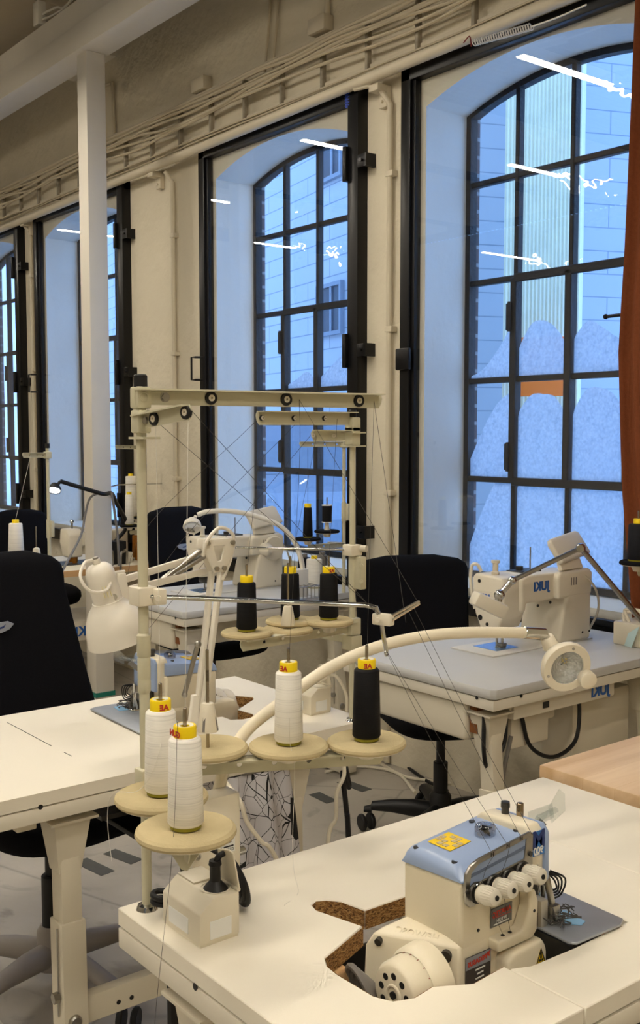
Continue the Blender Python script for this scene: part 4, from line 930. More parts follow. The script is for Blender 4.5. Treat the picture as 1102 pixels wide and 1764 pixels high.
g = G().box((PX, PY, za - .034), (.023, .021, .032), bev=.003); g.bb((PX - .012, PY - .013, za - .058), (PX + .03, PY + .013, za - .055)); part('arm_clamp', g, M_standpaint, S1)
g = G().cyl(c0 + dc * .012, c0 + dc * .012 + nc * .006, .005, n=6); part('arm_bolt', g, M_steel, S1)
# chrome guide rod with its clip
zr = 1.232
r0_ = V((PX + .012, PY + .004, zr)); r1_ = onz(630, 1042.5, zr - .014); r2_ = onz(648, 1047, zr - .016)
g = G().box((PX, PY, zr), (.030, .030, .026), bev=.002); g.box((PX + .02, PY + .014, zr), (.02, .014, .022), bev=.002); g.cyl((PX + .032, PY + .006, zr), (PX + .035, PY + .004, zr), .004, n=10); part('rod_clamp', g, M_creamplain, S1)
g = G().tube([r0_, r0_.lerp(r1_, .5), r1_, r2_, r2_ + V((.003, .003, -.012))], .0036, 10); part('guide_rod', g, M_chrome, S1)
kb = r2_ + V((.004, .006, -.016))
ux = (onz(690, 1068, kb.z) - onz(640, 1062, kb.z)).normalized()
g = G(); g.bar(kb - ux * .012, kb + ux * .018, .013, .016, bev=.002, up=(0, 0, 1)); g.cyl(kb - ux * .006 + V((.006, -.006, 0)), kb - ux * .006 + V((.009, -.009, 0)), .0035, n=10); part('rod_joint', g, M_creamplain, S1)
k2 = kb + ux * .016; k3 = k2 + (onz(766, 1029, kb.z + .014) - onz(690, 1060, kb.z)).normalized() * .062 + V((0, 0, .008))
g = G(); g.tube([k2, k3], .0028, 8); g.tube([k2 + V((0, 0, .006)), k3 + V((0, 0, .003))], .0022, 8); part('thread_guide', g, M_chrome, S1)
k4 = kb + V((.006, .004, -.046)); g = G().tube([kb + V((0, 0, -.006)), kb + V((.002, .001, -.02)), k4], .0032, 8); g.torus(k4 + V((0, 0, -.002)), .0035, .0016, (1, .4, .2), 14, 6); part('thread_guide', g, M_chrome, S1)
# cone holder on the empty pad
p = pads[0]; g = G().lathe([(.0045, 0), (.016, .0), (.0165, .004), (.0105, .040), (.009, .044), (.003, .045)], (p.x, p.y, pz + .022), ZV, 24); ch = part('cone_holder', g, M_creamplain, S1)
g = G()
for a in (0, PI / 2, PI, 3 * PI / 2):
    c = V((math.cos(a + .6), math.sin(a + .6), 0)); g.bar(V((p.x, p.y, pz + .024)) + c * .0155, V((p.x, p.y, pz + .052)) + c * .010, .004, .0035)
part('holder_slot', g, M_greypl, ch)
p = pads[0]; part('spool_pin', G().cyl((p.x, p.y, pz + .1), (p.x, p.y, pz + .118), .0026, n=12), mat_pin, S1)
GA = 'white cones on the front thread stand'
face = math.atan2(-.62, .78)
C1 = make_cone((f1.x, f1.y, pz - .004), M_wwhite, 'white thread cone nearest the camera, on the frontmost foam disc', None, face=face - .9, mark='GUN', h=.112)
C2 = make_cone((f2.x, f2.y, pz), M_wwhite, 'white thread cone right behind the frontmost one, beside the stand pole', None, face=face + .5, mark='AE', h=.112)
C3 = make_cone((pads[1].x, pads[1].y, pz), M_wwhite, 'white thread cone on the middle disc of the front stand, left of the black cone', None, face=face - .5, h=.112)
C4 = make_cone((pads[2].x, pads[2].y, pz), M_wblack, 'black thread cone on the end disc of the front stand', None, face=face + .1, h=.112)
top = lambda c, dx=0: V((c.location.x, c.location.y, c.location.z + .118))
E1 = b0 + da * .11 + na * .004; E2 = b0 + da * .25 + na * .004; E3 = b0 + da * .385 + na * .004
kn = OV.location
thread(C3, [top(C3), E2 + V((0, 0, -.1)), E2], M_thread_b); thread(C4, [top(C4), E3], M_thread_b)
thread(C1, [top(C1), c1 + V((-.01, 0, 0))], M_thread_w); thread(C2, [top(C2), c0 + dc * .03], M_thread_w)
thread(C3, [E2, k3], M_thread_b); thread(C4, [E3, k4.lerp(k3, .6)], M_thread_b); thread(C1, [c1, kb], M_thread_b); thread(C2, [c0 + dc * .03 + nc * .004, kb.lerp(k2, .5)], M_thread_b)
W = lambda y, x, z: V((-.92 + x, .949 + y, ZT + z))
for cn, a, b in ((C1, k4, W(.058, .009, .1305)), (C2, k4 + V((.002, 0, 0)), W(.088, .009, .1345)), (C3, k3.lerp(k2, .4), W(.114, .009, .138)), (C4, k3.lerp(k2, .2), W(.135, .009, .139))):
    thread(cn, [a, a.lerp(b, .5) + V((0, 0, -.004)), b], M_thread_b)
for cn, pp_ in ((C1, [W(.058, .010, .1305), W(.046, .009, .118), W(.034, .011, .100)]), (C2, [W(.088, .010, .1345), W(.083, .010, .12), W(.068, .012, .100)]), (C3, [W(.034, .022, .080), W(.076, .012, .0187)]), (C4, [W(.070, .016, .080), W(.090, .012, .0187)])): thread(cn, pp_, M_thread_b, name='thread_end')
x, y, z = C3.location; g = [V((x + .018, y - .012, z + .045)), V((x + .03, y - .02, z + .012)), V((x + .045, y - .022, z - .03)), V((x + .05, y - .03, z - .13)), V((x + .06, y - .035, ZT + .02)), V((x + .09, y - .05, ZT + .0008)), V((x + .11, y - .09, ZT + .0008))]
thread(C3, g, M_thread_w, name='thread_tail')
x, y, z = C2.location; thread(C2, [V((x + .02, y - .012, z + .075)), V((x + .03, y - .02, z + .065)), V((x + .022, y - .028, z + .035)), V((x + .005, y - .04, z + .012)), V((x - .03, y - .055, z + .003)), V((x - .04, y - .06, z - .03)), V((x - .01, y - .07, z - .08))], M_thread_w)
x, y, z = C1.location; thread(C1, [V((x + .02, y - .022, z + .14)), V((x + .018, y - .03, z - .02)), V((x + .02, y - .06, z - .25)), V((x + .02, y - .05, z - .38))], M_thread_b)

# ================= second stand, on the far corner of the left table
QX, QY = -1.882, 1.583
S2 = empty('thread_stand', (QX, QY, ZT), 'cream thread stand at the far corner of the left table, carrying three black cones', 'thread stand')
part('pole', G().cyl((QX, QY, ZT), (QX, QY, 1.50), .0072, n=18), M_standpaint, S2); part('base_flange', G().lathe([(.0075, .008), (.013, .006), (.016, 0), (0, 0)], (QX, QY, ZT), ZV, 24), M_chrome, S2)
part('pole_cap', G().cyl((QX, QY, 1.495), (QX, QY, 1.512), .0095, n=16, bev=.002), M_black, S2)
g = G().cyl((QX, QY, 1.09), (QX, QY, 1.18), .0092, n=18); g.bb((QX - .001, QY, 1.095), (QX + .03, QY + .018, 1.172), bev=.003)
for z in (1.115, 1.152): g.cyl((QX + .028, QY + .004, z), (QX + .034, QY - .002, z), .0045, n=8)
part('pole_joint', g, M_standpaint, S2)
u0 = V((QX, QY, 1.492)); u1 = onx(441, 720, -1.86); du = (u1 - u0).normalized(); nu = V((du.y, -du.x, 0)).normalized(); nu = nu if nu.x > 0 else -nu
channel_bar(S2, u0, u1, .030, 'guide_arm', 0, side=1 if True else -1, flange=.02, m=M_standpaint)
for px in (445, 504, 560): c = onx(px, 720, -1.87); eyelet(S2, u0 + du * (c - u0).dot(du) + nu * .003, nu, .0055)
v0 = V((QX, QY, 1.452)); v1 = onx(535, 750, -1.95); dv = (v1 - v0).normalized(); nv = V((dv.y, -dv.x, 0)).normalized(); nv = nv if nv.x > 0 else -nv
channel_bar(S2, v0, v1, .026, 'guide_arm', 0, flange=.02)
for px in (538, 577): c = onx(px, 749, -1.93); eyelet(S2, v0 + dv * (c - v0).dot(dv) + nv * .003, nv, .0045)
for z, h in ((1.478, .034), (1.452, .044)): part('arm_clamp', G().box((QX, QY, z), (.028, .026, h), bev=.003).bb((QX - .02, QY - .02, z - h / 2 - .003), (QX + .024, QY + .02, z - h / 2)), M_standpaint, S2)
zz = 1.262; a = onz(392, 943.5, zz); dr = V((-.10, -1, 0)).normalized(); g = G().tube([(QX, QY + .012, 1.186), onx(500, 945, -1.95), onx(385, 943, -2.05)], .0032, 10); part('guide_rod', g, M_chrome, S2)
part('rod_clamp', G().box((QX, QY, 1.186), (.034, .034, .026), bev=.003).cyl((QX + .016, QY + .012, 1.19), (QX + .03, QY + .018, 1.19), .008, n=14), M_creamplain, S2)
s0 = V((QX, QY, 1.005)); s1 = onz(414, 1113, 1.005)
channel_bar(S2, s0, s1, .026, 'spool_bar', 5, flange=.02)
t1 = onz(560, 1100, 1.0); channel_bar(S2, s0 + V((0, 0, -.03)), onz(545, 1090, .975), .024, 'spool_bar', 2, flange=.02)
part('arm_clamp', G().box((QX, QY, 1.006), (.030, .030, .040), bev=.003), M_standpaint, S2); part('arm_clamp', G().box((QX, QY, .968), (.036, .034, .034), bev=.003), M_standpaint, S2)
k1 = onz(425, 1086, 1.030); k2_ = onz(496, 1080, 1.024); k3_ = onz(500, 1066, 1.034); k4_ = onz(566, 1066, 1.036)
for k in (k1, k2_, k3_, k4_): pad(S2, k.x, k.y, k.z, .057, pin=.145)
c = k2_; g = G().lathe([(.0045, 0), (.016, .0), (.0165, .004), (.0105, .040), (.009, .044), (.003, .045)], (c.x, c.y, c.z + .004), ZV, 20); part('cone_holder', g, M_creamplain, S2)
D1 = make_cone(k1, M_wblack, 'leftmost of three black thread cones on the stand behind', None, face=face + .4, mark='AMANN', h=.104, detail=False)
D2 = make_cone(k3_, M_wblack, 'middle one of three black thread cones on the stand behind', None, detail=False, h=.104)
D3 = make_cone(k4_, M_wblack, 'black thread cone closest to the pole of the stand behind', None, face=face + .5, h=.104)
T = lambda c, h=.12: c.location + V((0, 0, h))
thread(D1, [T(D1), u0 + du * .27], M_thread_b, .0005); thread(D2, [T(D2), v1 + V((.01, .01, 0))], M_thread_b, .0005); thread(D3, [T(D3), u0 + du * .05], M_thread_b, .0005)
thread(D1, [u0 + du * .28, V((-2.25, 1.22, 1.2)), V((-2.26, 1.20, .95))], M_thread_b, .0005); thread(D2, [u0 + du * .16, V((-2.22, 1.28, 1.15)), V((-2.25, 1.25, .94))], M_thread_b, .0005); thread(D3, [v1, V((-2.25, 1.21, .95))], M_thread_b, .0005)

# ================= simple two-disc stands further back
def far_stand(x, y, z0, ztop, lab, dirs, pads_, m=M_standpaint, foam=M_foamblk, zb=.95):
    s = empty('thread_stand', (x, y, z0), lab, 'thread stand')
    part('pole', G().cyl((x, y, z0), (x, y, ztop), .0075, n=14), m, s); part('pole_cap', G().cyl((x, y, ztop), (x, y, ztop + .02), .011, n=12), M_black, s)
    part('pole_joint', G().cyl((x, y, zb + .10), (x, y, zb + .18), .011, n=14).bb((x, y, zb + .105), (x + .028, y + .014, zb + .175), bev=.003), m, s)
    for d in dirs:
        b = V((x, y, ztop - .03)) + V(d); channel_bar(s, (x, y, ztop - .03), b, .022, 'guide_arm', 3, flange=.014, m=m)
        part('arm_clamp', G().box((x, y, ztop - .03), (.028, .028, .03), bev=.003), m, s)
    for p in pads_:
        channel_bar(s, (x, y, zb), V((p[0], p[1], zb)), .022, 'spool_bar', 2, flange=.014, m=m); pad(s, p[0], p[1], p[2], .055, foam, pin=.14)
    return s
# on the middle table (two discs, one black cone and a small reel)
m1 = onx(530, 926, -3.46); m2 = onx(563, 917, -3.50); pole3 = onx(592, 1000, -3.44)
S3 = far_stand(pole3.x, pole3.y, ZT, onx(592, 753, -3.44).z, 'slim grey thread stand on the middle table, before the window', [onx(515, 772, -3.52) - V((pole3.x, pole3.y, onx(592, 772, -3.44).z))], [(m1.x, m1.y, m1.z), (m2.x, m2.y, m2.z + .01)], zb=m1.z - .04)
H1 = make_cone(m1, M_wblack, 'slender black thread cone before the middle window, next to a small reel', None, detail=False, h=.125, r0=.021, r1=.016)
rl = empty('thread_reel', (m2.x, m2.y, m2.z + .01), 'small black thread reel with white flanges before the middle window', 'thread reel')
part('holder', G().lathe([(.004, 0), (.012, 0), (.008, .03), (.004, .03)], (m2.x, m2.y, m2.z + .01), ZV, 16), M_creamplain, rl)
part('winding', G().cyl((m2.x, m2.y, m2.z + .045), (m2.x, m2.y, m2.z + .115), .021, n=24), M_wblack, rl)
for z in (.042, .114): part('flange', G().cyl((m2.x, m2.y, m2.z + z), (m2.x, m2.y, m2.z + z + .004), .0225, n=24), M_whitetxt, rl)
thread(H1, [m1 + V((0, 0, .14)), onx(530, 772, -3.5)], M_thread_b, .0007)
# stand at the far left with one white cone
p4 = onx(86, 1000, -4.30); q4 = onx(28, 957, -4.25); q5 = onx(63, 962, -4.35)
S4 = far_stand(p4.x, p4.y, 0, onx(86, 772, -4.30).z, 'grey thread stand behind the black office chair at the left', [onx(38, 775, -4.3) - V((p4.x, p4.y, onx(86, 775, -4.3).z))], [(q4.x, q4.y, q4.z), (q5.x, q5.y, q5.z)], zb=q4.z - .04)
part('cone_holder', G().lathe([(.0045, 0), (.02, 0), (.014, .04), (.003, .045)], q5 + V((0, 0, .004)), ZV, 16), M_creamplain, S4)
K1 = make_cone(q4, M_wwhite, 'white thread cone behind the black office chair at the far left', None, h=.135, r0=.033, r1=.027, detail=False)
thread(K1, [q4 + V((0, 0, .15)), onx(55, 775, -4.3)], M_thread_w, .0008); thread(S4, [q5 + V((0, 0, .02)), onx(70, 775, -4.3)], M_thread_w, .0008) if False else None
# stand behind the front pole with two white cones
p5 = onx(247, 940, -5.38); z5 = onx(247, 768, -5.38).z; w1 = onx(223, 904, -5.36); w2 = onx(241, 889, -5.60)
w3 = onx(226, 890, -5.62)
S5 = far_stand(p5.x, p5.y, .715, z5 + .02, 'grey thread stand half hidden behind the front pole, with three white cones', [onx(198, 767, -5.38) - V((p5.x, p5.y, z5))], [(w1.x, w1.y, w1.z)], zb=w1.z - .045)
pad(S5, w3.x, w3.y, w3.z, .055, M_foamblk, pin=.15); channel_bar(S5, (p5.x, p5.y, w3.z - .04), (w3.x, w3.y, w3.z - .04), .022, 'spool_bar', 1)
pad(S5, w2.x, w2.y, w2.z, .055, M_foamblk, pin=.15); channel_bar(S5, (p5.x, p5.y, w2.z - .04), (w2.x, w2.y, w2.z - .04), .022, 'spool_bar', 1)
g = G().tube([onx(192, 838, -5.38), onx(205, 835, -5.38), onx(282, 833, -5.38)], .004, 8); part('guide_rod', g, M_chrome, S5)
L1 = make_cone(w1, M_wwhite, 'shorter of two overlapping white cones on the stand behind the front pole', None, h=.17, r0=.025, r1=.021, detail=False)
L3 = make_cone(w3, M_wwhite, 'taller of two overlapping white cones on the stand behind the front pole', None, h=.24, r0=.033, r1=.030, detail=False)
L2 = make_cone(w2, M_wwhite, 'slim white thread cone right beside the front pole, on the hidden stand', None, h=.17, r0=.024, r1=.016, detail=False)
# ---------------------------------------------------------------- lockstitch machines
M_mach = mat('machine_enamel', '#DAD2BF', .4, var=.02, spec=.45)
M_scr = mat('screen_back', '#CFC8B8', .45, var=.02)
def lockstitch(loc, lab, logo=True):
    """local frame: arm along +y (needle at y=0, pillar towards +y), operator at -x, bed surface z=0"""
    r = empty('lockstitch_machine', loc, lab, 'sewing machine'); P = lambda n, g, m, p=None, **k: part(n, g, m, p or r, world=False, **k)
    P('bed', G().prism([(-.09, -.12), (.09, -.12), (.09, .36), (-.09, .36)], .004, o=(0, 0, .0005), bev=.001), mat('bed_white', '#D5D3CE', .45), angle=30)
    P('needle_plate', G().bb((-.055, -.055, .0045), (.045, .045, .006)), mat('slide_plate', '#8FB0DC', .25, .6), smooth=False)
    # pillar and arm
    g = G().prism([(.18, .004), (.345, .004), (.345, .17), (.33, .20), (.235, .20), (.222, .165), (.20, .10)], .17, o=(-.075, 0, 0), u=(0, 1, 0), v=(0, 0, 1), bev=.012, seg=3); P('pillar', g, M_mach)
    g = G().prism([(.05, .145), (.33, .150), (.33, .228), (.05, .236), (.02, .225), (.02, .12), (.045, .118)], .13, o=(-.055, 0, 0), u=(0, 1, 0), v=(0, 0, 1), bev=.010, seg=3); P('arm', g, M_mach)
    g = G().prism([(-.066, .225), (-.054, .238), (.058, .232), (.066, .22), (.066, .12), (.045, .07), (-.03, .066), (-.053, .11), (-.064, .16)], .10, o=(0, .05, 0), u=(1, 0, 0), v=(0, 0, 1), bev=.010, seg=3); hd = P('head', g, M_mach)
    g = G().bb((-.045, -.0522, .145), (.035, -.0498, .185), bev=.003); P('name_badge', g, M_mach, hd)
    if logo:
        P('badge_logo', G().text('JUKI', .018, (-.005, -.0528, .170), (1, 0, 0), (0, 0, 1), True, .0008, bold=.0006), M_bluetxt, hd, smooth=False)
        P('arm_logo', G().text('JUKI', .040, (.0755, .115, .195), (0, 1, 0), (0, 0, 1), True, .0012, bold=.0015), M_bluetxt, smooth=False)
    g = G()
    for x, z in ((-.03, .10), (.0, .082), (-.035, .215)): g.cyl((x, -.0515, z), (x, -.0495, z), .009 if x == -.03 else .006, n=18)
    for y, z in ((.10, .135), (.16, .14), (.20, .17), (.30, .03), (.335, .03)): g.cyl((.096, y, z), (.0755, y, z), .004, n=10) if z < .05 else g.cyl((.074, y, z), (.0765, y, z), .005, n=12)
    P('cover_screws', g, M_black)
    # needle bar, presser foot, thread guides
    g = G().cyl((.0, -.005, .006), (.0, -.005, .075), .004, n=10); g.cyl((.018, .0, .012), (.018, .0, .085), .0045, n=10); g.bb((.005, -.012, .010), (.028, .012, .020), bev=.002); g.bb((.004, -.02, .006), (.026, .012, .010), bev=.002); P('presser_foot', g, M_steel)
    g = G().bb((-.02, -.025, .040), (.045, .03, .07), bev=.006); P('foot_housing', g, M_darksteel)
    P('thread_post', G().lathe([(.012, 0), (.014, .006), (.009, .010), (.009, .034), (.014, .036), (.014, .044), (0, .046)], (-.005, -.01, .236), ZV, 20), M_mach)
    P('loop_guide', G().tube([(-.072, -.03, .12), (-.086, -.035, .20), (-.084, -.034, .255), (-.066, -.028, .262), (-.056, -.02, .24)], .0055, 8, k=5), M_mach)
    P('spool_rod', G().cyl((-.01, .16, .23), (-.01, .16, .31), .0025, n=8), M_steel)
    g = G().bb((-.04, .08, .232), (.02, .18, .238)); g.cyl((-.02, .12, .238), (-.02, .12, .25), .012, n=14); P('bobbin_winder', g, M_darksteel)
    # panel, motor, handwheel
    g = G().prism([(.175, .150), (.345, .150), (.350, .225), (.33, .240), (.185, .235), (.172, .22)], .030, o=(.066, 0, 0), u=(0, 1, 0), v=(0, 0, 1), bev=.010, seg=3); P('motor_housing', g, M_mach)
    P('handwheel', G().lathe([(0, .034), (.040, .034), (.052, .028), (.058, .012), (.058, .0), (0, 0)], (-.0, .346, .185), (0, 1, 0), 36), M_mach)
    g = G(); d = V((.35, 0, .94)).normalized()
    g.prism([(-.085, -.045), (.085, -.045), (.085, .035), (.070, .045), (-.075, .045), (-.085, .03)], .022, o=(.050, .265, .302), u=V((-.10, .97, .12)), v=V((-.55, -.12, .80)), bev=.006, seg=3); pn = P('control_panel', g, M_scr)
    g = G().prism([(-.05, 0), (.06, 0), (.055, .055), (-.045, .055)], .018, o=(.075, .245, .235), u=(0, 1, 0), v=(-.35, 0, .93), bev=.005); P('panel_bracket', g, M_mach, pn)
    g = G().prism([(-.06, -.05), (.06, -.05), (.06, .01), (-.06, .01)], .0012, o=(.062, .262, .318), u=V((-.10, .97, .12)), v=V((-.55, -.12, .80))); P('panel_label', g, M_scr, pn, smooth=False)
    g = G()
    for k in range(3): g.bb((.0965, .235 + k * .012, .19), (.0975, .239 + k * .012, .215))
    P('vent_slots', g, M_greypl, smooth=False)
    P('power_cable', G().tube([(.09, .30, .225), (.105, .35, .17), (.10, .375, .10), (.07, .37, .03), (.06, .36, .003)], .004, 7, k=6), mat('cable_beige', '#B5AC9A', .5))
    P('serial_label', G().bb((.0755, .275, .085), (.0763, .312, .115)), mat('label_grey', '#B8B4AC', .5, var=.4, scale=300), smooth=False)
    return r
J1 = lockstitch((-2.240, 2.485, ZT), 'white lockstitch machine under the largest window, seen from its back')
J2 = lockstitch((-3.83, 2.40, ZT), 'white lockstitch machine before the middle window, behind the task lamp', logo=False)
part('knob_wheel', G().lathe([(0, .05), (.012, .05), (.026, .03), (.028, .0), (0, 0)], (-3.735, 2.64, .955), (1, 0, 0), 24), M_mach, J2); part('belt_cover', G().lathe([(0, .035), (.05, .035), (.058, .02), (.058, 0), (0, 0)], (-3.76, 2.69, .955), (1, 0, 0), 30), M_mach, J2)
# small machine at the far left table
J3 = empty('lockstitch_machine', (-5.5, 2.6, .715), 'small white sewing machine on the far table, left of the post', 'sewing machine')
a = onx(118, 955, -5.60); X3 = a.x; YA = a.y - 2.42; Z5_ = .715
g = G().prism([(0, .04), (.07, .04), (.085, .17), (.05, .20), (-.03, .20), (-.045, .12)], .09, o=(X3 + .01, 2.47 + YA, Z5_), u=(1, 0, 0), v=(0, 0, 1), bev=.01, seg=3); part('head', g, M_mach, J3)
g = G().bb((X3, 2.46 + YA, Z5_ + .105), (X3 + .10, 2.75 + YA, Z5_ + .185), bev=.012); g.bb((X3 - .01, 2.62 + YA, Z5_ + .003), (X3 + .10, 2.75 + YA, Z5_ + .12), bev=.012); part('arm', g, M_mach, J3)
part('arm_logo', G().text('DUR', .045, (X3 + .1015, 2.57 + YA, Z5_ + .145), (0, 1, 0), (0, 0, 1), True, .001, bold=.001), M_bluetxt, J3, smooth=False)
part('thread_post', G().cyl((X3 + .03, 2.43 + YA, Z5_ + .20), (X3 + .03, 2.43 + YA, Z5_ + .23), .006, n=12).ball((X3 + .03, 2.43 + YA, Z5_ + .24), .012), M_chrome, J3)
part('needle_bar', G().cyl((X3 + .03, 2.43 + YA, Z5_ + .006), (X3 + .03, 2.43 + YA, Z5_ + .05), .006, n=10).bb((X3, 2.40 + YA, Z5_ + .004), (X3 + .06, 2.45 + YA, Z5_ + .012)), M_steel, J3)
part('bed', G().bb((X3 - .08, 2.30 + YA, Z5_ + .0005), (X3 + .11, 2.78 + YA, Z5_ + .004)), M_darksteel, J3, smooth=False)
# the second overlock, operator side away from the camera
OV2 = overlock((-2.275, 1.395, ZT), PI, 'blue-topped overlock machine on the left table, seen from behind')
# under-table control boxes
c = empty('control_box', (-1.93, 2.40, .66), 'cream motor control box hung under the right table, with blue lettering', 'control box')
part('housing', G().bb((-2.10, 2.17, .675), (-1.895, 2.62, .722), bev=.006), M_mach, c)
part('logo', G().text('JUKI', .046, (-1.8938, 2.548, .702), (0, 1, 0), (0, 0, 1), True, .0012, bold=.0015), M_bluetxt, c, smooth=False)
part('switch', G().bb((-1.8945, 2.29, .69), (-1.8925, 2.315, .708)), M_black, c)
part('cable', G().tube([(-1.92, 2.23, .675), (-1.92, 2.27, .58), (-1.92, 2.37, .53), (-1.92, 2.47, .56), (-1.94, 2.51, .66), (-1.96, 2.50, .70)], .006, 8, k=6), M_black, c)
part('cable', G().tube([(-1.93, 2.03 + .06, .70), (-1.92, 2.08, .60), (-1.93, 2.11, .55), (-1.93, 2.17, .60), (-1.94, 2.19, .70)], .006, 8, k=6), M_black, c)
b = empty('transformer_box', (-1.98, 2.85, .45), 'beige switch box on the wall side beneath the right table', 'switch box')
part('housing', G().bb((-2.09, 2.52, .47), (-1.97, 2.80, .668), bev=.006), M_legpaint, b); part('support', G().bb((-2.06, 2.60, .0), (-2.0, 2.72, .47), bev=.004), M_legpaint, b)
tr = empty('control_box', (-1.93, 2.1, .6), 'small beige box hung under the right table by its near leg', 'control box')
part('housing', G().bb((-2.08, 2.20, .58), (-1.93, 2.36, .676), bev=.005), M_legpaint, tr)
part('cable', G().tube([(-1.93, 2.20, .62), (-1.93, 2.17, .52), (-1.94, 2.165, .4), (-1.95, 2.16, 0.01)], .006, 8, k=5), M_greypl, tr)
part('treadle_rod', G().cyl((-1.96, 2.19, .58), (-1.98, 2.23, .1), .005, n=10).box((-1.967, 2.205, .36), (.03, .02, .03), bev=.004), M_steel, tr)
# ---------------------------------------------------------------- chairs
def office_chair(loc, rz, lab, seat_z=.50, back_top=1.12, base=M_black, backw=.44, logo=False, tuft=False, hubz=None, nleg=5, R=.31, bx=-.24, leg_rot=.3, tall=True, flare=(.78, 1.0)):
    """local frame: sitter faces +x"""
    r = empty('office_chair', loc, lab, 'chair', rz=rz); P = lambda n, g, m, p=None, **k: part(n, g, m, p or r, world=False, **k)
    def rounded(cx, w, h, z0, z1, th, curve, topw=.8, n=9):
        pass
    # seat: superellipse cushion
    def se(t, a, b, e=.5): c, s = math.cos(t), math.sin(t); return a * math.copysign(abs(c) ** e, c), b * math.copysign(abs(s) ** e, s)
    L = []
    for k, (sc, z) in enumerate(((.80, -.045), (.95, -.040), (1, -.015), (.99, .012), (.93, .028), (.70, .034), (.3, .034))):
        L.append([(se(t, .225 * sc, .235 * sc)[0], se(t, .225 * sc, .235 * sc)[1], seat_z + z + (.012 * abs(se(t, 1, 1)[1]) ** 2 - .02 * max(0, se(t, 1, 1)[0]) ** 2)) for t in [2 * PI * i / 36 for i in range(36)]])
    P('seat', G().loft(L), M_fabricblk, angle=60)
    # backrest: thick curved panel
    zb = seat_z + .10; H = back_top - zb; L = []
    n = 26
    for i in range(n + 1):
        k = i / n; q = min(1, k / .04) ** .5 if k < .04 else 1
        lo = flare[0] + (flare[1] - flare[0]) * min(1, k / .8); kt = max(0, (k - .84) / .16)
        w = backw / 2 * lo * (max(.0, 1 - kt ** 3.2)) ** (1 / 3.2) * (.94 + .06 * q); w = max(w, backw * .22); t = .032 * (.35 + .65 * q) * (max(.04, 1 - kt ** 4)) ** .5
        xc = bx - .05 * math.sin(k * 1.2) - .02 * k
        L.append([(xc + t * math.copysign(abs(math.sin(a)) ** .55, math.sin(a)) + .35 * (w * math.copysign(abs(math.cos(a)) ** .8, math.cos(a))) ** 2, w * math.copysign(abs(math.cos(a)) ** .8, math.cos(a)), zb + H * k) for a in [2 * PI * j / 40 for j in range(40)]])
    bkp = P('backrest', G().loft(L), M_fabricblk, angle=60)
    xs = lambda z: bx - .05 * math.sin((z - zb) / H * 1.2) - .02 * (z - zb) / H
    if logo:
        z = zb + H * .62; x = xs(z) + .036
        P('logo_badge', G().prism([(-.040, .004), (-.022, .013), (.022, .013), (.040, .004), (.026, -.010), (.0, -.018), (-.026, -.010)], .004, o=(x, 0, z), u=(0, 1, 0), v=(0, 0, 1), bev=.001, seg=1), mat('badge_silver', '#A9AFBA', .35, .5), bkp)
        g = G(); g.prism([(-.012, -.002), (.006, .001), (.014, .006), (.008, -.004), (-.004, -.006)], .001, o=(x + .004, 0, z), u=(0, 1, 0), v=(0, 0, 1)); P('badge_mark', g, mat('badge_navy', '#2A3C70', .5), bkp, smooth=False)
    if tuft:
        for y in (-.10, .10):
            for k in (.32, .58): z = zb + H * k; P('tuft_button', G().ball((xs(z) + .028, y, z), .012, (.5, 1, 1)), M_fabricblk, bkp)
    P('back_support', G().tube([(-.06, 0, seat_z - .06), (bx - .02, 0, seat_z - .05), (bx - .075, 0, seat_z + .05), (bx - .07, 0, zb + H * .4)], .018, 8, k=5), M_black)
    P('tilt_mechanism', G().bb((-.13, -.09, seat_z - .085), (.10, .09, seat_z - .045), bev=.012).tube([(0, .08, seat_z - .065), (.02, .2, seat_z - .07)], .007, 8), M_black)
    P('gas_column', G().cyl((0, 0, .13), (0, 0, seat_z - .07), .016, n=18).cyl((0, 0, .11), (0, 0, seat_z - .20), .026, n=20, bev=.003), M_black)
    P('base_hub', G().lathe([(.028, .045), (.042, .05), (.040, .15), (.030, .165), (.022, .165)], (0, 0, 0), ZV, 24), base)
    for i in range(nleg):
        a = leg_rot + 2 * PI * i / nleg; c = V((math.cos(a), math.sin(a), 0)); s = V((-math.sin(a), math.cos(a), 0)); L = []
        for t, w, z0, z1 in ((.02, .030, .055, .125), (.10, .028, .065, .128), (.18, .024, .075, .122), (.25, .024, .078, .110), (R - .02, .024, .070, .098), (R + .008, .016, .068, .090)):
            L.append([c * t + s * w * math.cos(q) + V((0, 0, (z0 + z1) / 2 + (z1 - z0) / 2 * math.sin(q))) for q in [2 * PI * j / 14 for j in range(14)]])
        lg = P('base_leg', G().loft(L), base, angle=50)
        cpos = c * R; wd = (c * .8 + s * .6).normalized()
        g = G()
        for q in (-1, 1): g.cyl(cpos + wd * q * .010 + V((0, 0, .032)), cpos + wd * q * .026 + V((0, 0, .032)), .031, n=22, bev=.004)
        P('caster', g, M_black, lg)
    return r
M_basegrey = mat('base_grey', '#97908A', .5, var=.04)
K = onz(72, 1640, .1)
CH1 = office_chair((-2.56, 1.12, 0), .10, 'black office chair with a grey star base and silver badge, at the left table', .50, 1.125, M_basegrey, .50, logo=True, leg_rot=.05, R=.33, flare=(1.16, .86))
CH2 = office_chair((-2.665, 2.66, 0), -.42, 'black tufted swivel chair in front of the narrow pier, at the right table', .475, .985, M_black, .46, tuft=True, bx=-.29, leg_rot=.5, R=.27, flare=(.95, 1.0))
CH3 = office_chair((-4.15, 2.635, 0), .0, 'black office chair with a silver badge behind the middle sewing table', .50, 1.10, M_black, .37, logo=True, bx=-.24, flare=(.95, 1))
CH4 = office_chair((-6.32, 2.72, 0), -.05, 'black office chair at the far left below the windows', .44, .955, M_black, .36, bx=-.28, R=.24, flare=(.95, 1))
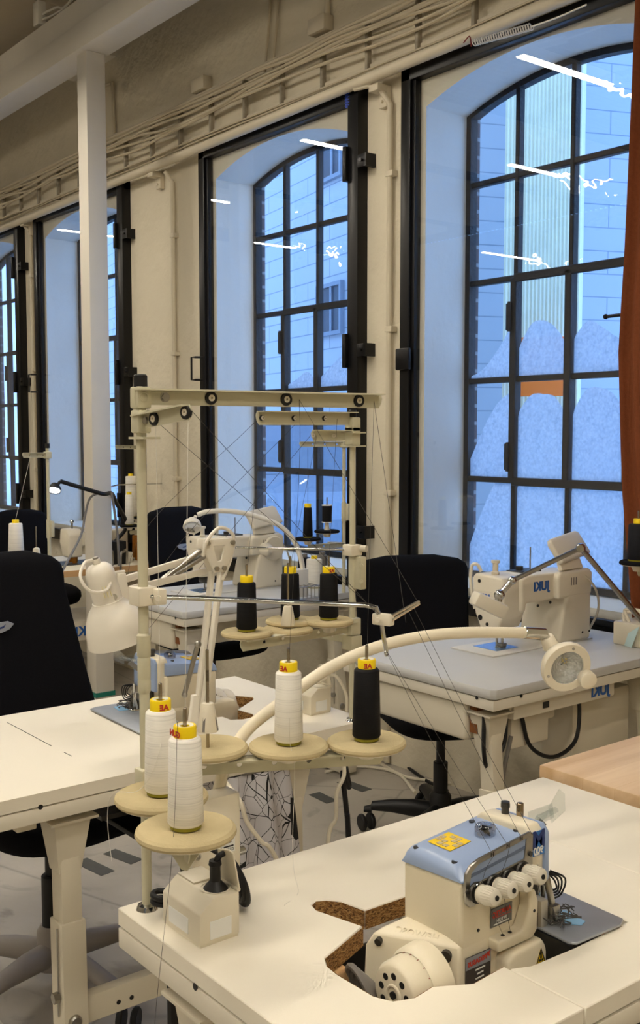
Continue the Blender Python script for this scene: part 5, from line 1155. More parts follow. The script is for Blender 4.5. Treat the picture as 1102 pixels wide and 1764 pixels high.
CH5 = office_chair((-4.55, 1.95, 0), .5, 'low black chair seat half hidden behind the left office chair', .50, .60, M_black, .30, bx=-.3) if False else None

# ---------------------------------------------------------------- lamps
M_hose = mat('hose_cream', '#E6DCC4', .5, var=.03)
def ribbed_hose(pts, r, k=10, pitch=.0042):
    P = smooth_pts(pts, 40); L = 0; g = G(); t = bmesh.new()
    # resample
    out = [P[0]]; acc = 0
    for a, b in zip(P, P[1:]):
        d = (b - a).length
        while acc + d >= pitch / 2:
            f = (pitch / 2 - acc) / d; a = a.lerp(b, f); out.append(a); d = (b - a).length; acc = 0
        acc += d
    n = 14; rings = []; u0 = None
    for i, p in enumerate(out):
        a = out[max(0, i - 1)]; b = out[min(len(out) - 1, i + 1)]; d = (b - a).normalized()
        if u0 is None: u0 = frame(d)[0]
        u0 = (u0 - d * u0.dot(d)).normalized(); v0 = d.cross(u0); rr = r * (1 if i % 2 else .955)
        rings.append([t.verts.new(p + u0 * rr * math.cos(2 * PI * j / n) + v0 * rr * math.sin(2 * PI * j / n)) for j in range(n)])
    for A, B in zip(rings, rings[1:]):
        for j in range(n): t.faces.new([A[j], A[(j + 1) % n], B[(j + 1) % n], B[j]])
    t.faces.new(rings[0][::-1]); t.faces.new(rings[-1]); return g._add(t)
# gooseneck lamp of the front table
GX = -1.345
hp = [V((-1.40, .86, .72)), V((-1.395, .855, .84)), onx(370, 1385, -1.39), onx(385, 1330, -1.385), onx(422, 1262, -1.375), onx(480, 1213, -1.36), onx(560, 1155, -1.34), onx(640, 1118, -1.32), onx(720, 1098, -1.30), onx(800, 1090, -1.28), onx(905, 1090, -1.255)]
GL = empty('gooseneck_lamp', (-1.40, .86, .70), 'cream gooseneck work lamp arching over the front table, round reflector facing the camera', 'lamp')
part('hose', ribbed_hose(hp, .0102), M_hose, GL)
ga, gb = hp[-1], onx(938, 1092, -1.247); part('end_ferrule', G().cyl(ga - (gb - ga) * .1, gb, .0108, n=24, bev=.001), M_chrome, GL)
hc = onx(976, 1150, -1.20)                                     # centre of the reflector face
fd = V((.90, -.40, -.16)).normalized(); fd = (V((0, 0, EYE)) - hc).normalized() * .6 + V((.55, .05, -.35)); fd.normalize()
g = G().cyl(gb, gb + (hc - gb) * .10, .006, n=12); g.cyl(gb.lerp(hc, .08), gb.lerp(hc, .55) - fd * .022, .0125, .0155, n=20, bev=.002); part('neck', g, M_creamplain, GL)
Rr = .0455
g = G().lathe([(0, -.030), (.022, -.030), (.040, -.022), (Rr + .001, -.010), (Rr + .0015, 0), (Rr, .003), (.0320, .003), (.0312, .0), (.0312, -.004)], hc, fd, 48); hd = part('lamp_head', g, M_creamplain, GL)
part('reflector', G().lathe([(0, -.015), (.010, -.0145), (.020, -.010), (.028, -.003), (.0316, .0012)], hc, fd, 40), mat('reflector', '#D9D9D6', .16, 1, var=.25, scale=160, bump=.5, bscale=260), hd)
fu, fv, fw = frame(fd)
part('led_chip', G().box(hc - fd * .010 + V((0, 0, .008)), (.009, .009, .003), R=Matrix((fu, fv, fw)).transposed().to_4x4()), mat('led_yellow', '#D8C26A', .4), hd)
g = G()
for a in (.5, 2.1, 3.7, 5.3): g.bar(hc - fd * .009 + V((0, 0, .008)), hc - fd * .006 + V((0, 0, .008)) + (fu * math.cos(a) + fv * math.sin(a)) * .010, .002, .002)
part('led_bracket', g, M_steel, hd)
g = G()
for a in (1.4, 3.5, 5.6): c = hc + (fu * math.cos(a) + fv * math.sin(a)) * .0385; g.cyl(c + fd * .002, c + fd * .0042, .0026, n=12)
part('rim_screws', g, M_steel, hd)
part('lens', G().cyl(hc + fd * .0005, hc + fd * .0015, .0316, n=36), M_pane_i, hd)
part('switch_boss', G().lathe([(0, 0), (.016, 0), (.016, .016), (.013, .018), (0, .018)], hc + _rt * .040 - _up * .024 - fd * .016, fd, 24), M_creamplain, hd)
# its driver box and screw clamp at the table edge
bx0 = V((-1.385, .93, .60))
DB = part('driver_box', G().bb((-1.387, .815, .64), (-1.345, .905, .90), bev=.006), M_creamplain, GL)
lb = part('rating_label', G().bb((-1.3447, .855, .808), (-1.3437, .892, .846)), M_whitetxt, DB, smooth=False)
g = G(); g.text('8.17.2009', .0072, (-1.3434, .8745, .840), (0, 1, 0), (0, 0, 1), True, .0004, bold=.0003)
for k in range(3):
    for a_, b_ in ((.859, .868), (.871, .889)): g.bar((-1.3434, a_, .831 - k * .0065), (-1.3434, b_ - .004 * (k == 1), .831 - k * .0065), .0005, .0022)
g.text('CE X1 [ID]', .0066, (-1.3434, .8745, .8125), (0, 1, 0), (0, 0, 1), True, .0004); part('label_print', g, M_blacktxt, lb, smooth=False)
part('clamp_screw', G().cyl((-1.365, .905, .795), (-1.365, .924, .795), .007, n=14, bev=.002), M_chrome, DB)
part('clamp_arm', G().tube([(-1.345, .825, .815), (-1.335, .81, .825), (-1.325, .775, .838)], .006, 10).cyl((-1.335, .80, .80), (-1.335, .80, .872), .0045, n=10), M_chrome, DB)
part('clamp_jaw', G().bb((-1.352, .82, .66), (-1.336, .90, .72), bev=.002), M_steel, DB)

# white jointed task lamp on the left table
AL = empty('task_lamp', (-2.0, 1.236, ZT), 'white spring-arm task lamp with a conical shade, on the left table', 'lamp')
M_lampw = mat('lamp_white', '#E6E0D2', .35, var=.02, spec=.5)
foot = onx(347, 1253, -2.0); el = onx(371, 945, -2.0); b0_ = onx(340, 1225, -2.0)
part('foot_bracket', G().prism([(-.03, 0), (.03, 0), (.012, .03), (.0, .085), (-.012, .085), (-.02, .03)], .012, o=(-2.006, foot.y - .012, .79), u=(0, 1, 0), v=(0, 0, 1), bev=.002).cyl((-2.0, foot.y - .012, ZT), (-2.0, foot.y - .012, .80), .022, n=20), M_lampw, AL)
lo0 = onx(350, 1225, -2.0); la = part('lower_arm', G().bar(onx(340, 1218, -2.004), onx(367, 962, -2.004), .010, .016, bev=.002, up=(1, 0, 0)).bar(onx(348, 1236, -1.985), onx(383, 965, -1.985), .010, .016, bev=.002, up=(1, 0, 0)), M_lampw, AL)
part('spring', G().cyl(onx(318, 1195, -1.985), onx(340, 1112, -1.985), .0055, n=12), M_steel, la); part('spring_tip', G().ball(onx(318, 1197, -1.985), .007).ball(onx(341, 1110, -1.985), .008), M_steel, la)
ep = onx(371, 950, -1.99)
g = G().prism([(-.040, .030), (.040, .030), (.044, .018), (.016, -.045), (-.014, -.045), (-.042, .014)], .006, o=ep + V((.012, 0, 0)), u=V((0, 1, 0)), v=V((0, 0, 1)), bev=.002, holes=[[(-.016, .014), (.014, .014), (.004, -.02), (-.006, -.02)]])
g.prism([(-.040, .030), (.040, .030), (.044, .018), (.016, -.045), (-.014, -.045), (-.042, .014)], .006, o=ep + V((-.014, 0, 0)), u=V((0, 1, 0)), v=V((0, 0, 1)), bev=.002)
jt = part('elbow_joint', g, M_lampw, AL)
for yy, zz_ in ((-.033, .022), (.033, .020), (-.010, -.036), (.010, -.036)): part('joint_bolt', G().cyl(ep + V((.016, yy, zz_)), ep + V((.024, yy, zz_)), .0055, n=10), M_steel, jt)
part('arm_cable', G().tube([ep + V((.02, -.045, -.005)), ep + V((.03, -.040, .03)), ep + V((.02, .0, .055)), ep + V((.02, .035, .035)), ep + V((.012, .035, -.01)), onx(383, 1000, -1.975)], .0042, 8, k=6), M_lampw, jt)
XS = -2.02
ua0 = onx(352, 956, XS); ua1 = onx(208, 1000, -1.96); ub0 = onx(356, 983, XS); ub1 = onx(213, 1018, -1.96)
ua = part('upper_arm', G().bar(ua0, ua1, .009, .015, bev=.002).bar(ub0, ub1, .009, .015, bev=.002), M_lampw, AL)
for x0, y0, x1, y1 in ((345, 948, 279, 999), (352, 958, 285, 1000)): part('spring', G().cyl(onx(x0, y0, XS + .02), onx(x1, y1, XS + .02), .0062, n=12), M_steel, ua)
hp_ = onx(207, 1010, -1.945); g = G().prism([(-.012, .028), (.008, .028), (.016, -.028), (-.016, -.022)], .012, o=hp_, u=(0, 1, 0), v=(0, 0, 1), bev=.002); hj = part('head_joint', g, M_lampw, AL)
part('joint_bolt', G().cyl(hp_ + V((0, -.02, -.012)), hp_ + V((.03, -.03, -.016)), .007, n=12), M_chrome, hj)
sc_ = onx(181, 1005, -1.945); ax = (onx(202, 1090, -1.945) - onx(168, 974, -1.945)); ax += V((.0, 0, 0)); ax.normalize()
tp = onx(168, 974, -1.945)
g = G().lathe([(0, -.014), (.008, -.014), (.008, -.004), (.019, -.001), (.026, .006), (.0295, .016), (.0300, .028), (.0300, .076), (.0325, .0765), (.0325, .080), (.044, .092), (.0555, .112), (.0625, .138), (.0655, .165), (.064, .165), (.0605, .138), (.053, .112), (.040, .092), (.028, .082)], tp, ax, 44); sh = part('lamp_shade', g, M_lampw, AL, angle=50)
g = G(); su, sv, sw = frame(ax)
part('cap_screw', G().cyl(tp - ax * .018, tp - ax * .004, .0065, n=10), M_steel, sh)
for k in range(3):
    n = (V((0, 0, EYE)) - tp); n = (n - ax * n.dot(ax)).normalized(); q = ax.cross(n); a = (k - 1) * .22 - .1; dr_ = n * math.cos(a) + q * math.sin(a)
    g.bar(tp + ax * .038 + dr_ * .0302, tp + ax * .062 + dr_ * .0302, .0028, .001)
part('vent_slots', g, mat('slot_glow', '#F2E7B0', .4), sh)
part('shade_cable', G().tube([tp - ax * .012 + V((.0, -.008, 0)), tp + V((.01, -.034, .008)), tp + V((.03, -.052, -.018)), tp + V((.04, -.035, -.045)), tp + V((.04, .0, -.045)), hp_ + V((.01, -.02, .028)), hp_ + V((0, .01, .03))], .0033, 8, k=7), M_lampw, sh)
part('bulb', G().ball(tp + ax * .10, .026), mat('bulb_white', '#E9E4D4', .4), sh)

# bendy white lamp on the middle table
BL = empty('gooseneck_lamp', (-3.47, 2.63, ZT), 'small white gooseneck lamp bending over the middle lockstitch machine', 'lamp')
part('base_box', G().bb((-3.50, 2.585, ZT), (-3.45, 2.665, ZT + .115), bev=.004), M_white, BL)
XB_ = -3.475
part('hose', G().tube([onx(522, 987, XB_), onx(518, 962, XB_), onx(505, 930, -3.49), onx(480, 905, -3.52), onx(440, 889, -3.56), onx(400, 881, -3.60), onx(360, 881, -3.64), onx(340, 887, -3.66)], .0105, 10, k=8), M_white, BL)
lh = onx(331, 908, -3.66); ld = V((.55, -.35, -.55)).normalized()
lhd = part('lamp_head', G().lathe([(0, -.04), (.02, -.038), (.034, -.02), (.038, 0), (.036, .004), (.030, .0)], lh, ld, 28).cyl(onx(337, 889, -3.66), lh - ld * .03, .007, n=10), M_white, BL)
part('reflector', G().lathe([(0, -.012), (.02, -.008), (.031, .001)], lh, ld, 24), mat('reflector_far', '#D9D9D6', .2, 1), lhd)
# steel-armed LED lamp over the right machine
SL = empty('machine_lamp', (-1.95, 2.95, ZT), 'jointed steel-arm lamp with a small cream head over the right lockstitch machine', 'lamp')
s0_ = onx(1102, 1066, -1.90); s1_ = onx(1000, 944, -1.98); s2_ = onx(882, 1000, -2.06)
part('lower_arm', G().cyl(s0_ + (s0_ - s1_) * .25, s1_, .0085, n=14), M_steel, SL); part('upper_arm', G().cyl(s1_, s2_, .0075, n=14), M_steel, SL)
part('elbow_joint', G().ball(s1_, .015).cyl(s1_ + V((.01, -.016, 0)), s1_ + V((-.01, .016, 0)), .011, n=16), M_chrome, SL)
part('wrist_joint', G().ball(s2_, .013).cyl(s2_, onx(860, 1025, -2.075), .009, n=14).ball(onx(860, 1025, -2.075), .016).cyl(onx(860, 1025, -2.075), onx(858, 1036, -2.075), .011, n=14), M_chrome, SL)
l0 = onx(815, 1029, -2.10); l1 = onx(868, 1055, -2.06); lh_ = part('lamp_head', G().bar(l0, l1, .058, .042, bev=.010, up=(0, 0, 1)), M_mach, SL)
part('mount', G().bb((-1.93, 2.95, ZT), (-1.86, 3.02, ZT + .06), bev=.004), M_steel, SL)
# black lamp on the far table, lit
Z5 = .715
BK = empty('desk_lamp', (-5.42, 2.79, Z5), 'black desk lamp with a lit white head, reaching round the post', 'lamp')
XK = -5.10
part('base_box', G().bb((-5.47, 2.74, Z5), (-5.37, 2.84, Z5 + .13), bev=.004), M_black, BK)
part('arm', G().tube([V((-5.42, 2.79, Z5 + .12)), onx(218, 905, -5.40), onx(200, 866, -5.22), onx(192, 850, XK), onx(178, 851, -5.02), onx(150, 843, -5.03), onx(104, 829, -5.05)], .011, 10, k=6), M_black, BK)
dk = onx(94, 842, -5.05); hdk = part('lamp_head', G().lathe([(0, -.03), (.02, -.025), (.034, 0), (.034, .012), (.030, .012)], dk, V((.45, -.35, -.75)), 24).cyl(onx(104, 829, -5.05), dk, .008, n=10), M_black, BK)
part('bulb', G().lathe([(0, .016), (.02, .014), (.030, .008), (0, .004)], dk, V((.45, -.35, -.75)), 20), emit('lamp_lit', (.92, .97, 1.0), 14), hdk)
part('power_cable', G().tube([onx(192, 848, -4.99), onx(197, 880, -4.99), onx(203, 930, -4.99), onx(205, 975, -4.99)], .007, 8, k=5).tube([onx(175, 848, -5.06), onx(155, 858, -5.06), onx(146, 890, -5.06), onx(140, 920, -5.0), onx(120, 960, -4.6), onx(95, 1005, -4.3)], .006, 8, k=5), M_greypl, BK)

# ---------------------------------------------------------------- socket boxes and plugs
def socket_box(loc, rz, lab, lid_dir=1):
    r = empty('socket_box', loc, lab, 'socket box', rz=rz); P = lambda n, g, m, p=None, **k: part(n, g, m, p or r, world=False, **k)
    g = G().prism([(-.0315, .003), (.0315, .003), (.0315, .062), (-.010, .064), (-.0315, .046)], .098, o=(-.049, 0, 0), u=(0, 1, 0), v=(0, 0, 1), bev=.0025); g.bb((-.047, -.03, 0), (.047, .03, .004)); P('housing', g, M_creamplain)
    P('label_plate', G().bb((.0488, -.016, .008), (.0498, .018, .033), bev=.0004, seg=1), M_whitetxt); P('label_plate', G().bb((-.03, -.0328, .010), (.02, -.0314, .032), bev=.0004, seg=1), M_whitetxt)
    P('fixed_lid', G().bb((-.047, -.008, .0635), (-.004, .031, .0665), bev=.001), M_creamplain)
    P('socket_well', G().lathe([(.0205, 0), (.0215, .001), (.0195, .001), (.0185, -.010), (0, -.010)], (.022, .010, .0635), ZV, 28), M_creamplain)
    g = G().prism([(0, 0), (.046, 0), (.040, .050), (.010, .058), (0, .056)], .0025, o=(.049, .031, .062), u=(-1, 0, 0), v=V((0, -.18, .98)), bev=.0008, seg=1); P('open_lid', g, M_creamplain)
    P('lid_hinge', G().cyl((.002, .031, .064), (.048, .031, .064), .003, n=10), M_creamplain)
    return r
SB1 = socket_box((-1.203, .7415, ZT), 0, 'cream socket box with a black plug, on the near corner of the front table')
pl = empty('power_plug', (-1.181, .7515, ZT + .055), 'black power plug with a coiled cord, stuck in the front socket box', 'plug')
q = V((-1.181, .7515, ZT))
part('plug_body', G().lathe([(0, .052), (.0175, .052), (.0178, .062), (.013, .068), (.0075, .074), (.0075, .094), (.009, .096), (.008, .102), (0, .102)], q, ZV, 24), M_black, pl)
part('cord', G().tube([q + V((0, 0, .098)), q + V((.004, .004, .108)), q + V((.0, .016, .108)), q + V((-.02, .03, .098)), q + V((-.055, .04, .085)), q + V((-.08, .02, .098)), q + V((-.085, .0, .085)), q + V((-.09, .01, .03)), q + V((-.08, .03, .012))], .0042, 8, k=7), M_black, pl)
for k in range(3):
    part('cord_coil', G().torus(q + V((-.045, .058 + .004 * k, .045 - .004 * k)), .026 + .003 * k, .0040, (.15, 1, .12 * k), 26, 8), M_black, pl)
for k in range(2): part('cord_coil', G().torus(q + V((-.092, -.030, .020 + .009 * k)), .013, .0042, (.1 * k, .1, 1), 20, 8), M_black, pl)
SB2 = socket_box((-2.02, 1.56, ZT), .0, 'cream socket box with raised lid at the far end of the left table')
part('lead', G().tube([(-2.0, 1.575, ZT + .07), (-1.97, 1.60, ZT + .09), (-1.945, 1.615, ZT + .05), (-1.94, 1.615, ZT + .005)], .004, 8, k=6), M_creamplain, SB2)
a = onz(1062, 1110, ZT)
SB3 = empty('socket_box', (-1.93, 2.80, ZT), 'cream socket box with cables at the right edge, behind the blue note', 'socket box')
part('housing', G().bb((-2.06, 2.83, ZT), (-1.92, 2.96, ZT + .075), bev=.006), M_creamplain, SB3)
for k in range(2): part('cable', G().tube([(-2.03 + .02 * k, 2.85, ZT + .07), (-2.04, 2.87, ZT + .10 + .01 * k), (-1.95, 2.90, ZT + .10), (-1.88, 2.98, ZT + .05)], .006, 8, k=6), M_creamplain, SB3)
n0 = onz(1050, 1117, ZT + .001)
g = G(); t = bmesh.new(); vs_ = [t.verts.new(p) for p in (onz(1056, 1106, ZT + .0008), onz(1087, 1116, ZT + .0008), onx(1101, 1079, -1.95), onz(1060, 1108, ZT + .002))]; t.faces.new(vs_[:3]); g._add(t)
m_note = mat('note_blue', '#BFD8DA', .7)
nt_ = solo('paper_note', g, m_note, n0, 'pale blue paper note folded up on the right table', 'paper note', smooth=False); md = nt_.modifiers.new('s', 'SOLIDIFY'); md.thickness = .0008
# cone on a small stand at the right edge
r5 = onx(1098, 966, -1.80)
S6 = empty('thread_stand', (-1.78, 2.62, ZT), 'thread stand cut off by the right edge, before the rust curtain', 'thread stand')
part('pole', G().cyl((-1.78, r5.y + .09, ZT - .06), (-1.78, r5.y + .09, 1.5), .0075, n=14), M_standpaint, S6); channel_bar(S6, (-1.78, r5.y + .09, r5.z - .035), (r5.x, r5.y, r5.z - .035), .02, 'spool_bar', 1)
pad(S6, r5.x, r5.y, r5.z, .052, M_foamblk, pin=.145)
make_cone(r5, M_wnavy, 'navy thread cone at the right edge before the rust curtain', None, h=.105, r0=.030, r1=.027, detail=False)

# ---------------------------------------------------------------- cones, reels and bits on the far tables and the sill
for px, py, m_, r0q, r1q, h, lab in ((541, 1012, M_wwhite, .036, .034, .125, 'fat white thread spool behind the three black cones, near the sill'), (524, 1004, M_wnavy, .030, .028, .115, 'dark thread spool left of the fat white spool near the sill'), (556, 1006, M_wgrey, .024, .023, .13, 'slim grey thread spool right of the fat white spool near the sill')):
    p = onz(px, py, ZT); p.y = min(p.y, 2.93)
    make_cone(p, m_, lab, None, h=h, r0=r0q, r1=r1q, detail=False, core=M_yellow if m_ is M_wwhite else M_greypl)
wbx = empty('wire_tray', onz(528, 1062, ZT), 'small wire tray of clips on the edge of the middle table', 'tray')
p = onx(522, 1056, -3.44); g = G()
for k in range(6): g.tube([(p.x - .04, p.y - .05 + k * .02, ZT), (p.x - .04, p.y - .05 + k * .02, ZT + .05), (p.x + .04, p.y - .05 + k * .02, ZT + .05), (p.x + .04, p.y - .05 + k * .02, ZT)], .0018, 5)
for z in (0, .05): g.tube([(p.x - .04, p.y - .055, ZT + z), (p.x + .04, p.y - .055, ZT + z), (p.x + .04, p.y + .055, ZT + z), (p.x - .04, p.y + .055, ZT + z)], .002, 5, closed=True)
part('wire_basket', g, M_steel, wbx)
b1 = onz(126, 971, Z5); make_cone(b1, M_wbrown, 'ochre thread spool on the far table, left of the post', None, h=.115, r0=.026, r1=.026, core=M_creamplain, detail=False)
for px, py, lab in ((241, 966, 'ochre thread spool on the far table beside the front pole'), (236, 961, 'ochre thread spool behind another, beside the front pole')):
    make_cone(onz(px, py, Z5), M_wbrown, lab, None, h=.135, r0=.028, r1=.026, core=M_creamplain, detail=False)
for px, lab in ((220, 'yellow bottle left of the black lamp stem on the far table'), (227, 'yellow bottle right of the black lamp stem on the far table')):
    p = onz(px, 944, Z5); solo('glue_bottle', G().lathe([(0, 0), (.02, 0), (.02, .09), (.012, .11), (.006, .13), (0, .13)], p, ZV, 18), M_yellow, p, lab, 'bottle')
p = onz(205, 969, Z5); bk = solo('paper_box', G().box(p + V((0, 0, .03)), (.09, .13, .06), bev=.003), M_white, p, 'small white paper box at the foot of the post on the far table', 'box')
p = V((-5.36, 2.74, Z5)); g = G()
st = empty('wire_stand', p, 'bent steel wire stand before the black lamp box', 'stand')
for s in (-.03, .06): part('wire_loop', G().tube([(-5.27, p.y + s - .05, .50), (-5.27, p.y + s - .05, Z5 + .05), (-5.29, p.y + s - .02, Z5 + .08), (-5.33, p.y + s + .02, Z5 + .08), (-5.35, p.y + s + .03, Z5)], .007, 8, k=6), M_steel, st)
u = solo('machine_beam', G().bb((-5.85, 2.30, .30), (-5.40, 2.95, .41), bev=.005), M_mach, (-5.6, 2.6, .36), 'cream motor housing with blue lettering under the far table', 'control box'); part('logo', G().text('JUKI', .075, (-5.3975, 2.60, .352), (0, 1, 0), (0, 0, 1), True, .0012, bold=.002), M_bluetxt, u, smooth=False)
for x in (-5.75, -5.5): part('support', G().bb((x - .02, 2.50, 0), (x + .02, 2.54, .30)), M_mach, u)
part('treadle_rod', G().cyl((-5.40, 2.38, .38), (-5.42, 2.43, .68), .006, n=10), M_steel, u)

# ---------------------------------------------------------------- curtain, hanging bag, floor tapes, cables
M_curt = mat('rust_curtain', '#7E472C', .9, var=.18, scale=90, bump=.3, bscale=400, spec=.1)
def curt(u, v):
    e = ((1068, 600),)
    z = .80 + 2.15 * v; K_ = ((.8, -2.05), (1.3, -2.115), (1.74, -2.141), (2.02, -2.126), (2.8, -2.10), (3.0, -2.095))
    for (za_, xa_), (zb_, xb_) in zip(K_, K_[1:]):
        if za_ <= z <= zb_: x = xa_ + (xb_ - xa_) * (z - za_) / (zb_ - za_)
    xx = x + u * .95
    return (xx, 2.93 + .03 * math.sin(u * 34 + .4 * math.sin(v * 3)) + .01 * math.sin(u * 90), .80 + 2.15 * v)
cu = solo('curtain', G().grid(curt, 110, 14), M_curt, (-1.7, 2.93, .8), 'rust coloured curtain hanging at the right edge beside the largest window', 'curtain', angle=180); md = cu.modifiers.new('s', 'SOLIDIFY'); md.thickness = .004
solo('curtain_rod', G().cyl((-2.35, 2.93, 2.975), (-.9, 2.93, 2.985), .011, n=14), M_blacksteel, (-1.6, 2.93, 2.98), 'black curtain rod at the head of the largest window', 'curtain rod')
g = G().cyl((-2.20, 2.955, 1.845), (-2.14, 2.95, 1.845), .006, n=10).ball((-2.205, 2.955, 1.845), .009); solo('tieback_hook', g, M_blacksteel, (-2.15, 2.95, 1.845), 'small black tieback hook poking out from the curtain edge', 'hook')
def bag_mat():
    m = bpy.data.materials.new('line_print'); m.use_nodes = True; nt = m.node_tree; b = nt.nodes['Principled BSDF']; tc = nn(nt, 'ShaderNodeTexCoord')
    mp = nn(nt, 'ShaderNodeMapping'); mp.inputs['Scale'].default_value = (1, 1, .8); nt.links.new(tc.outputs['Object'], mp.inputs[0])
    v = nn(nt, 'ShaderNodeTexVoronoi', feature='DISTANCE_TO_EDGE'); v.inputs['Scale'].default_value = 17; nt.links.new(mp.outputs[0], v.inputs['Vector'])
    v2 = nn(nt, 'ShaderNodeTexVoronoi', feature='DISTANCE_TO_EDGE'); v2.inputs['Scale'].default_value = 26; nt.links.new(mp.outputs[0], v2.inputs['Vector'])
    v3 = nn(nt, 'ShaderNodeTexVoronoi', distance='CHEBYCHEV'); v3.inputs['Scale'].default_value = 26; nt.links.new(mp.outputs[0], v3.inputs['Vector'])
    a = ramp(nt, v.outputs['Distance'], [(.0, (0, 0, 0)), (.010, (1, 1, 1))], 'CONSTANT'); a2 = ramp(nt, v2.outputs['Distance'], [(.0, (0, 0, 0)), (.010, (1, 1, 1))], 'CONSTANT'); a3 = ramp(nt, v3.outputs['Color'], [(0, (0, 0, 0)), (.17, (1, 1, 1))], 'CONSTANT')
    m1 = nn(nt, 'ShaderNodeMix', data_type='RGBA', blend_type='MULTIPLY'); m1.inputs[0].default_value = 1; m2 = nn(nt, 'ShaderNodeMix', data_type='RGBA', blend_type='MULTIPLY'); m2.inputs[0].default_value = 1
    nt.links.new(a, m1.inputs[6]); nt.links.new(a2, m1.inputs[7]); nt.links.new(m1.outputs[2], m2.inputs[6]); nt.links.new(a3, m2.inputs[7])
    nt.links.new(ramp(nt, m2.outputs[2], [(0, '#151517'), (1, '#C9C7CB')]), b.inputs['Base Color']); b.inputs['Roughness'].default_value = .85; return m
def bag(u, v):
    y = 1.17 + .24 * u * (1 + .22 * (1 - v)) - .02 * (1 - v); x = -1.885 + .05 * math.sin(u * PI) + .012 * math.sin(u * 19 + v * 3) - .02 * v
    return (x, y, .32 + .40 * v)
def bagb(u, v): p = bag(u, v); return (-1.90 - .10 * math.sin(u * PI) * (1 - .6 * v) - .02, p[1], p[2])
wb = empty('waste_bag', (-1.90, 1.3, .72), 'white cloth waste bag with a black geometric line print, hung under the left table', 'bag')
BM = bag_mat(); f = part('cloth', G().grid(bag, 30, 16).grid(bagb, 30, 16), BM, wb, angle=180)
g = G().tube([(-1.91, 1.17, .722), (-1.86, 1.29, .722), (-1.91, 1.41, .722), (-2.03, 1.29, .722)], .005, 8, k=6, closed=False); part('hanging_hoop', g, M_steel, wb)
mo = empty('motor_unit', (-2.12, 1.25, .6), 'black motor with a mounting plate bolted under the left table', 'motor')
part('mounting_plate', G().bb((-2.22, 1.06, .585), (-1.93, 1.335, .597), bev=.002), M_black, mo)
part('motor', G().cyl((-2.20, 1.16, .65), (-2.0, 1.16, .65), .05, n=24, bev=.006), M_black, mo)
for y in (1.10, 1.315): part('bolt', G().cyl((-1.95, y, .56), (-1.95, y, .722), .006, n=10).cyl((-1.95, y, .597), (-1.95, y, .607), .012, n=6).cyl((-1.95, y, .570), (-1.95, y, .585), .012, n=6), M_darksteel, mo)
M_tape = mat('grey_tape', '#4F504D', .6, var=.2, scale=30)
TL = ['grey floor tape nearest the left table leg', 'grey floor tape behind the nearest two strips', 'grey floor tape near the swivel chair caster', 'grey floor tape left of the strip near the swivel chair']
for (x0, y0, x1, y1), lab in zip(((138, 1482, 186, 1505), (188, 1467, 236, 1485), (588, 1346, 632, 1362), (541, 1367, 572, 1382)), TL):
    a = onz(x0, y0, 0); b = onz(x1, y1, 0); d = (b - a).normalized(); c = (a + b) / 2
    solo('floor_tape', G().box((c.x, c.y, .0008), ((b - a).length, .055, .0012), rz=math.atan2(d.y, d.x)), M_tape, c, lab, 'tape', 'grey tape strips on the floor', smooth=False)
CABS = [([(665, 1295), (700, 1320), (735, 1345), (770, 1362)], M_black, 'black cable running along the wall foot under the right table'), ([(560, 1330), (610, 1320), (680, 1330), (715, 1365)], M_creamplain, 'cream cable lying across the floor before the swivel chair'),
        ([(640, 1305), (690, 1335), (740, 1345), (800, 1352)], M_creamplain, 'cream cable along the wall foot behind the swivel chair')]
for pts, m_, lab in CABS:
    P_ = [onz(x, y, .008) for x, y in pts]; solo('floor_cable', G().tube(P_, .007, 8, k=8), m_, P_[0], lab, 'cable')
P_ = [V((-1.95, 1.60, .72)), V((-1.93, 1.615, .60)), onx(590, 1330, -1.90), onx(597, 1400, -1.88), onx(600, 1440, -1.86), V((-1.85, 1.58, .02))]
solo('hanging_cable', G().tube(P_, .0065, 8, k=6), M_black, P_[0], 'black cable hanging down behind the end of the spool bar', 'cable')
P_ = [V((-1.93, 1.58, .72)), onx(593, 1330, -1.89), onx(580, 1365, -1.885), onx(578, 1410, -1.88), onx(565, 1450, -1.87), V((-1.86, 1.49, .25)), V((-1.85, 1.50, .02))]
solo('hanging_cable', G().tube(P_, .005, 8, k=6), M_creamplain, P_[0], 'cream cable hanging down beside the black hanging cable', 'cable')
P_ = [onx(414, 1320, -1.80), onx(413, 1380, -1.80), onx(425, 1415, -1.79), onx(450, 1450, -1.78), onx(475, 1478, -1.77) , V((-1.76, 1.40, .30)), V((-1.75, 1.42, .02))]
P_[0] = V((P_[0].x - .07, P_[0].y, .72)); solo('hanging_cable', G().tube(P_, .005, 8, k=6), M_creamplain, P_[1], 'cream cable hanging in front of the printed bag', 'cable')
solo('hanging_cable', G().tube([(-1.27, .735, .722), (-1.262, .73, .62), (-1.262, .73, .3), (-1.27, .74, .01)], .008, 8, k=6), M_black, (-1.22, .8, .7), 'thick black cable dropping from under the front table corner', 'cable')
ft = empty('foot_pedal', (-1.55, .95, 0), 'dark foot pedal plate under the front table', 'pedal'); part('pedal_plate', G().box((-1.35, .95, .06), (.22, .34, .015), R=Matrix.Rotation(.12, 4, 'Y'), bev=.004), M_darksteel, ft)
part('pedal_base', G().bb((-1.45, .80, 0), (-1.25, 1.1, .03), bev=.004), M_black, ft)
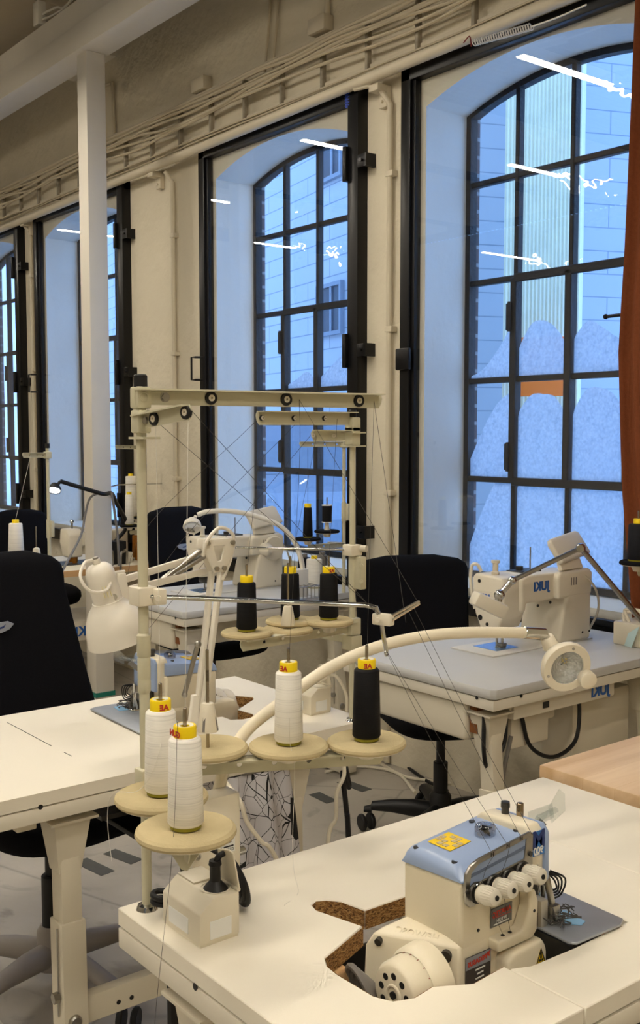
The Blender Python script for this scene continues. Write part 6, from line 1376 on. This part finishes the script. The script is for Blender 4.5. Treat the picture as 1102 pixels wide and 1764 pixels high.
# ---------------------------------------------------------------- ceiling lights (strips under the ceiling, seen mirrored in the panes)
M_tube = emit('led_diffuser', (1.0, .90, .755), 118)
def strip(x, y0, y1, lab, z=3.3):
    t = empty('ceiling_light', (x, (y0 + y1) / 2, z), lab, 'ceiling light', 'linear ceiling lights')
    part('housing', G().bb((x - .03, y0, z + .004), (x + .03, y1, z + .06), bev=.004), M_white, t)
    part('diffuser', G().bb((x - .024, y0 + .01, z), (x + .024, y1 - .01, z + .006)), M_tube, t, smooth=False)
    for y in (y0 + .1, y1 - .1): part('hanger', G().cyl((x, y, z + .06), (x, y, ZC + .02), .002, n=6), M_steel, t)
for i, (x, y0, y1) in enumerate([(-3.58, 1.32, 2.05), (-5.03, -.10, .49), (-5.43, 1.30, 1.98), (-8.6, -.36, .20), (-7.25, 1.18, 1.51), (-9.16, 1.28, 1.93),
        (-1.9, -.9, .1), (-.3, .3, 1.2), (-.2, -1.6, -.7), (-2.6, -2.6, -1.7), (1.2, .6, 1.5), (1.4, -2.2, -1.2), (-4.2, -3.2, -2.3), (-7.6, -2.9, -2.0), (-2.4, .6, 1.3)]):
    strip(x, y0, y1, 'slim warm-white ceiling light strip out of frame above')
# ---------------------------------------------------------------- daylight
w = bpy.data.worlds.new('sky'); scene.world = w; w.use_nodes = True; nt = w.node_tree
bg = nt.nodes['Background']
tc = nn(nt, 'ShaderNodeTexCoord'); sp = nn(nt, 'ShaderNodeSeparateXYZ'); nt.links.new(tc.outputs['Generated'], sp.inputs[0])
nt.links.new(ramp(nt, sp.outputs['Z'], [(.0, (.34, .58, 1.0)), (.6, (.30, .54, 1.0))]), bg.inputs[0]); bg.inputs[1].default_value = 2.75
# ---------------------------------------------------------------- camera
cd = bpy.data.cameras.new('camera'); cam = bpy.data.objects.new('camera', cd); COL.objects.link(cam)
cam.location = (0, 0, EYE)
cam.matrix_world = Matrix((_rt, _up, -_fw)).transposed().to_4x4(); cam.location = (0, 0, EYE)
cd.sensor_fit = 'HORIZONTAL'; cd.sensor_width = 36; cd.lens = 36 * F / 1102; cd.clip_start = .02; cd.clip_end = 300
scene.camera = cam
vs = scene.view_settings; vs.view_transform = 'Standard'; vs.look = 'None'; vs.gamma = 1; vs.exposure = .4; vs.use_curve_mapping = False
scene.cycles.max_bounces = 10; scene.cycles.transparent_max_bounces = 24; scene.cycles.use_denoising = True; scene.cycles.sample_clamp_indirect = 8
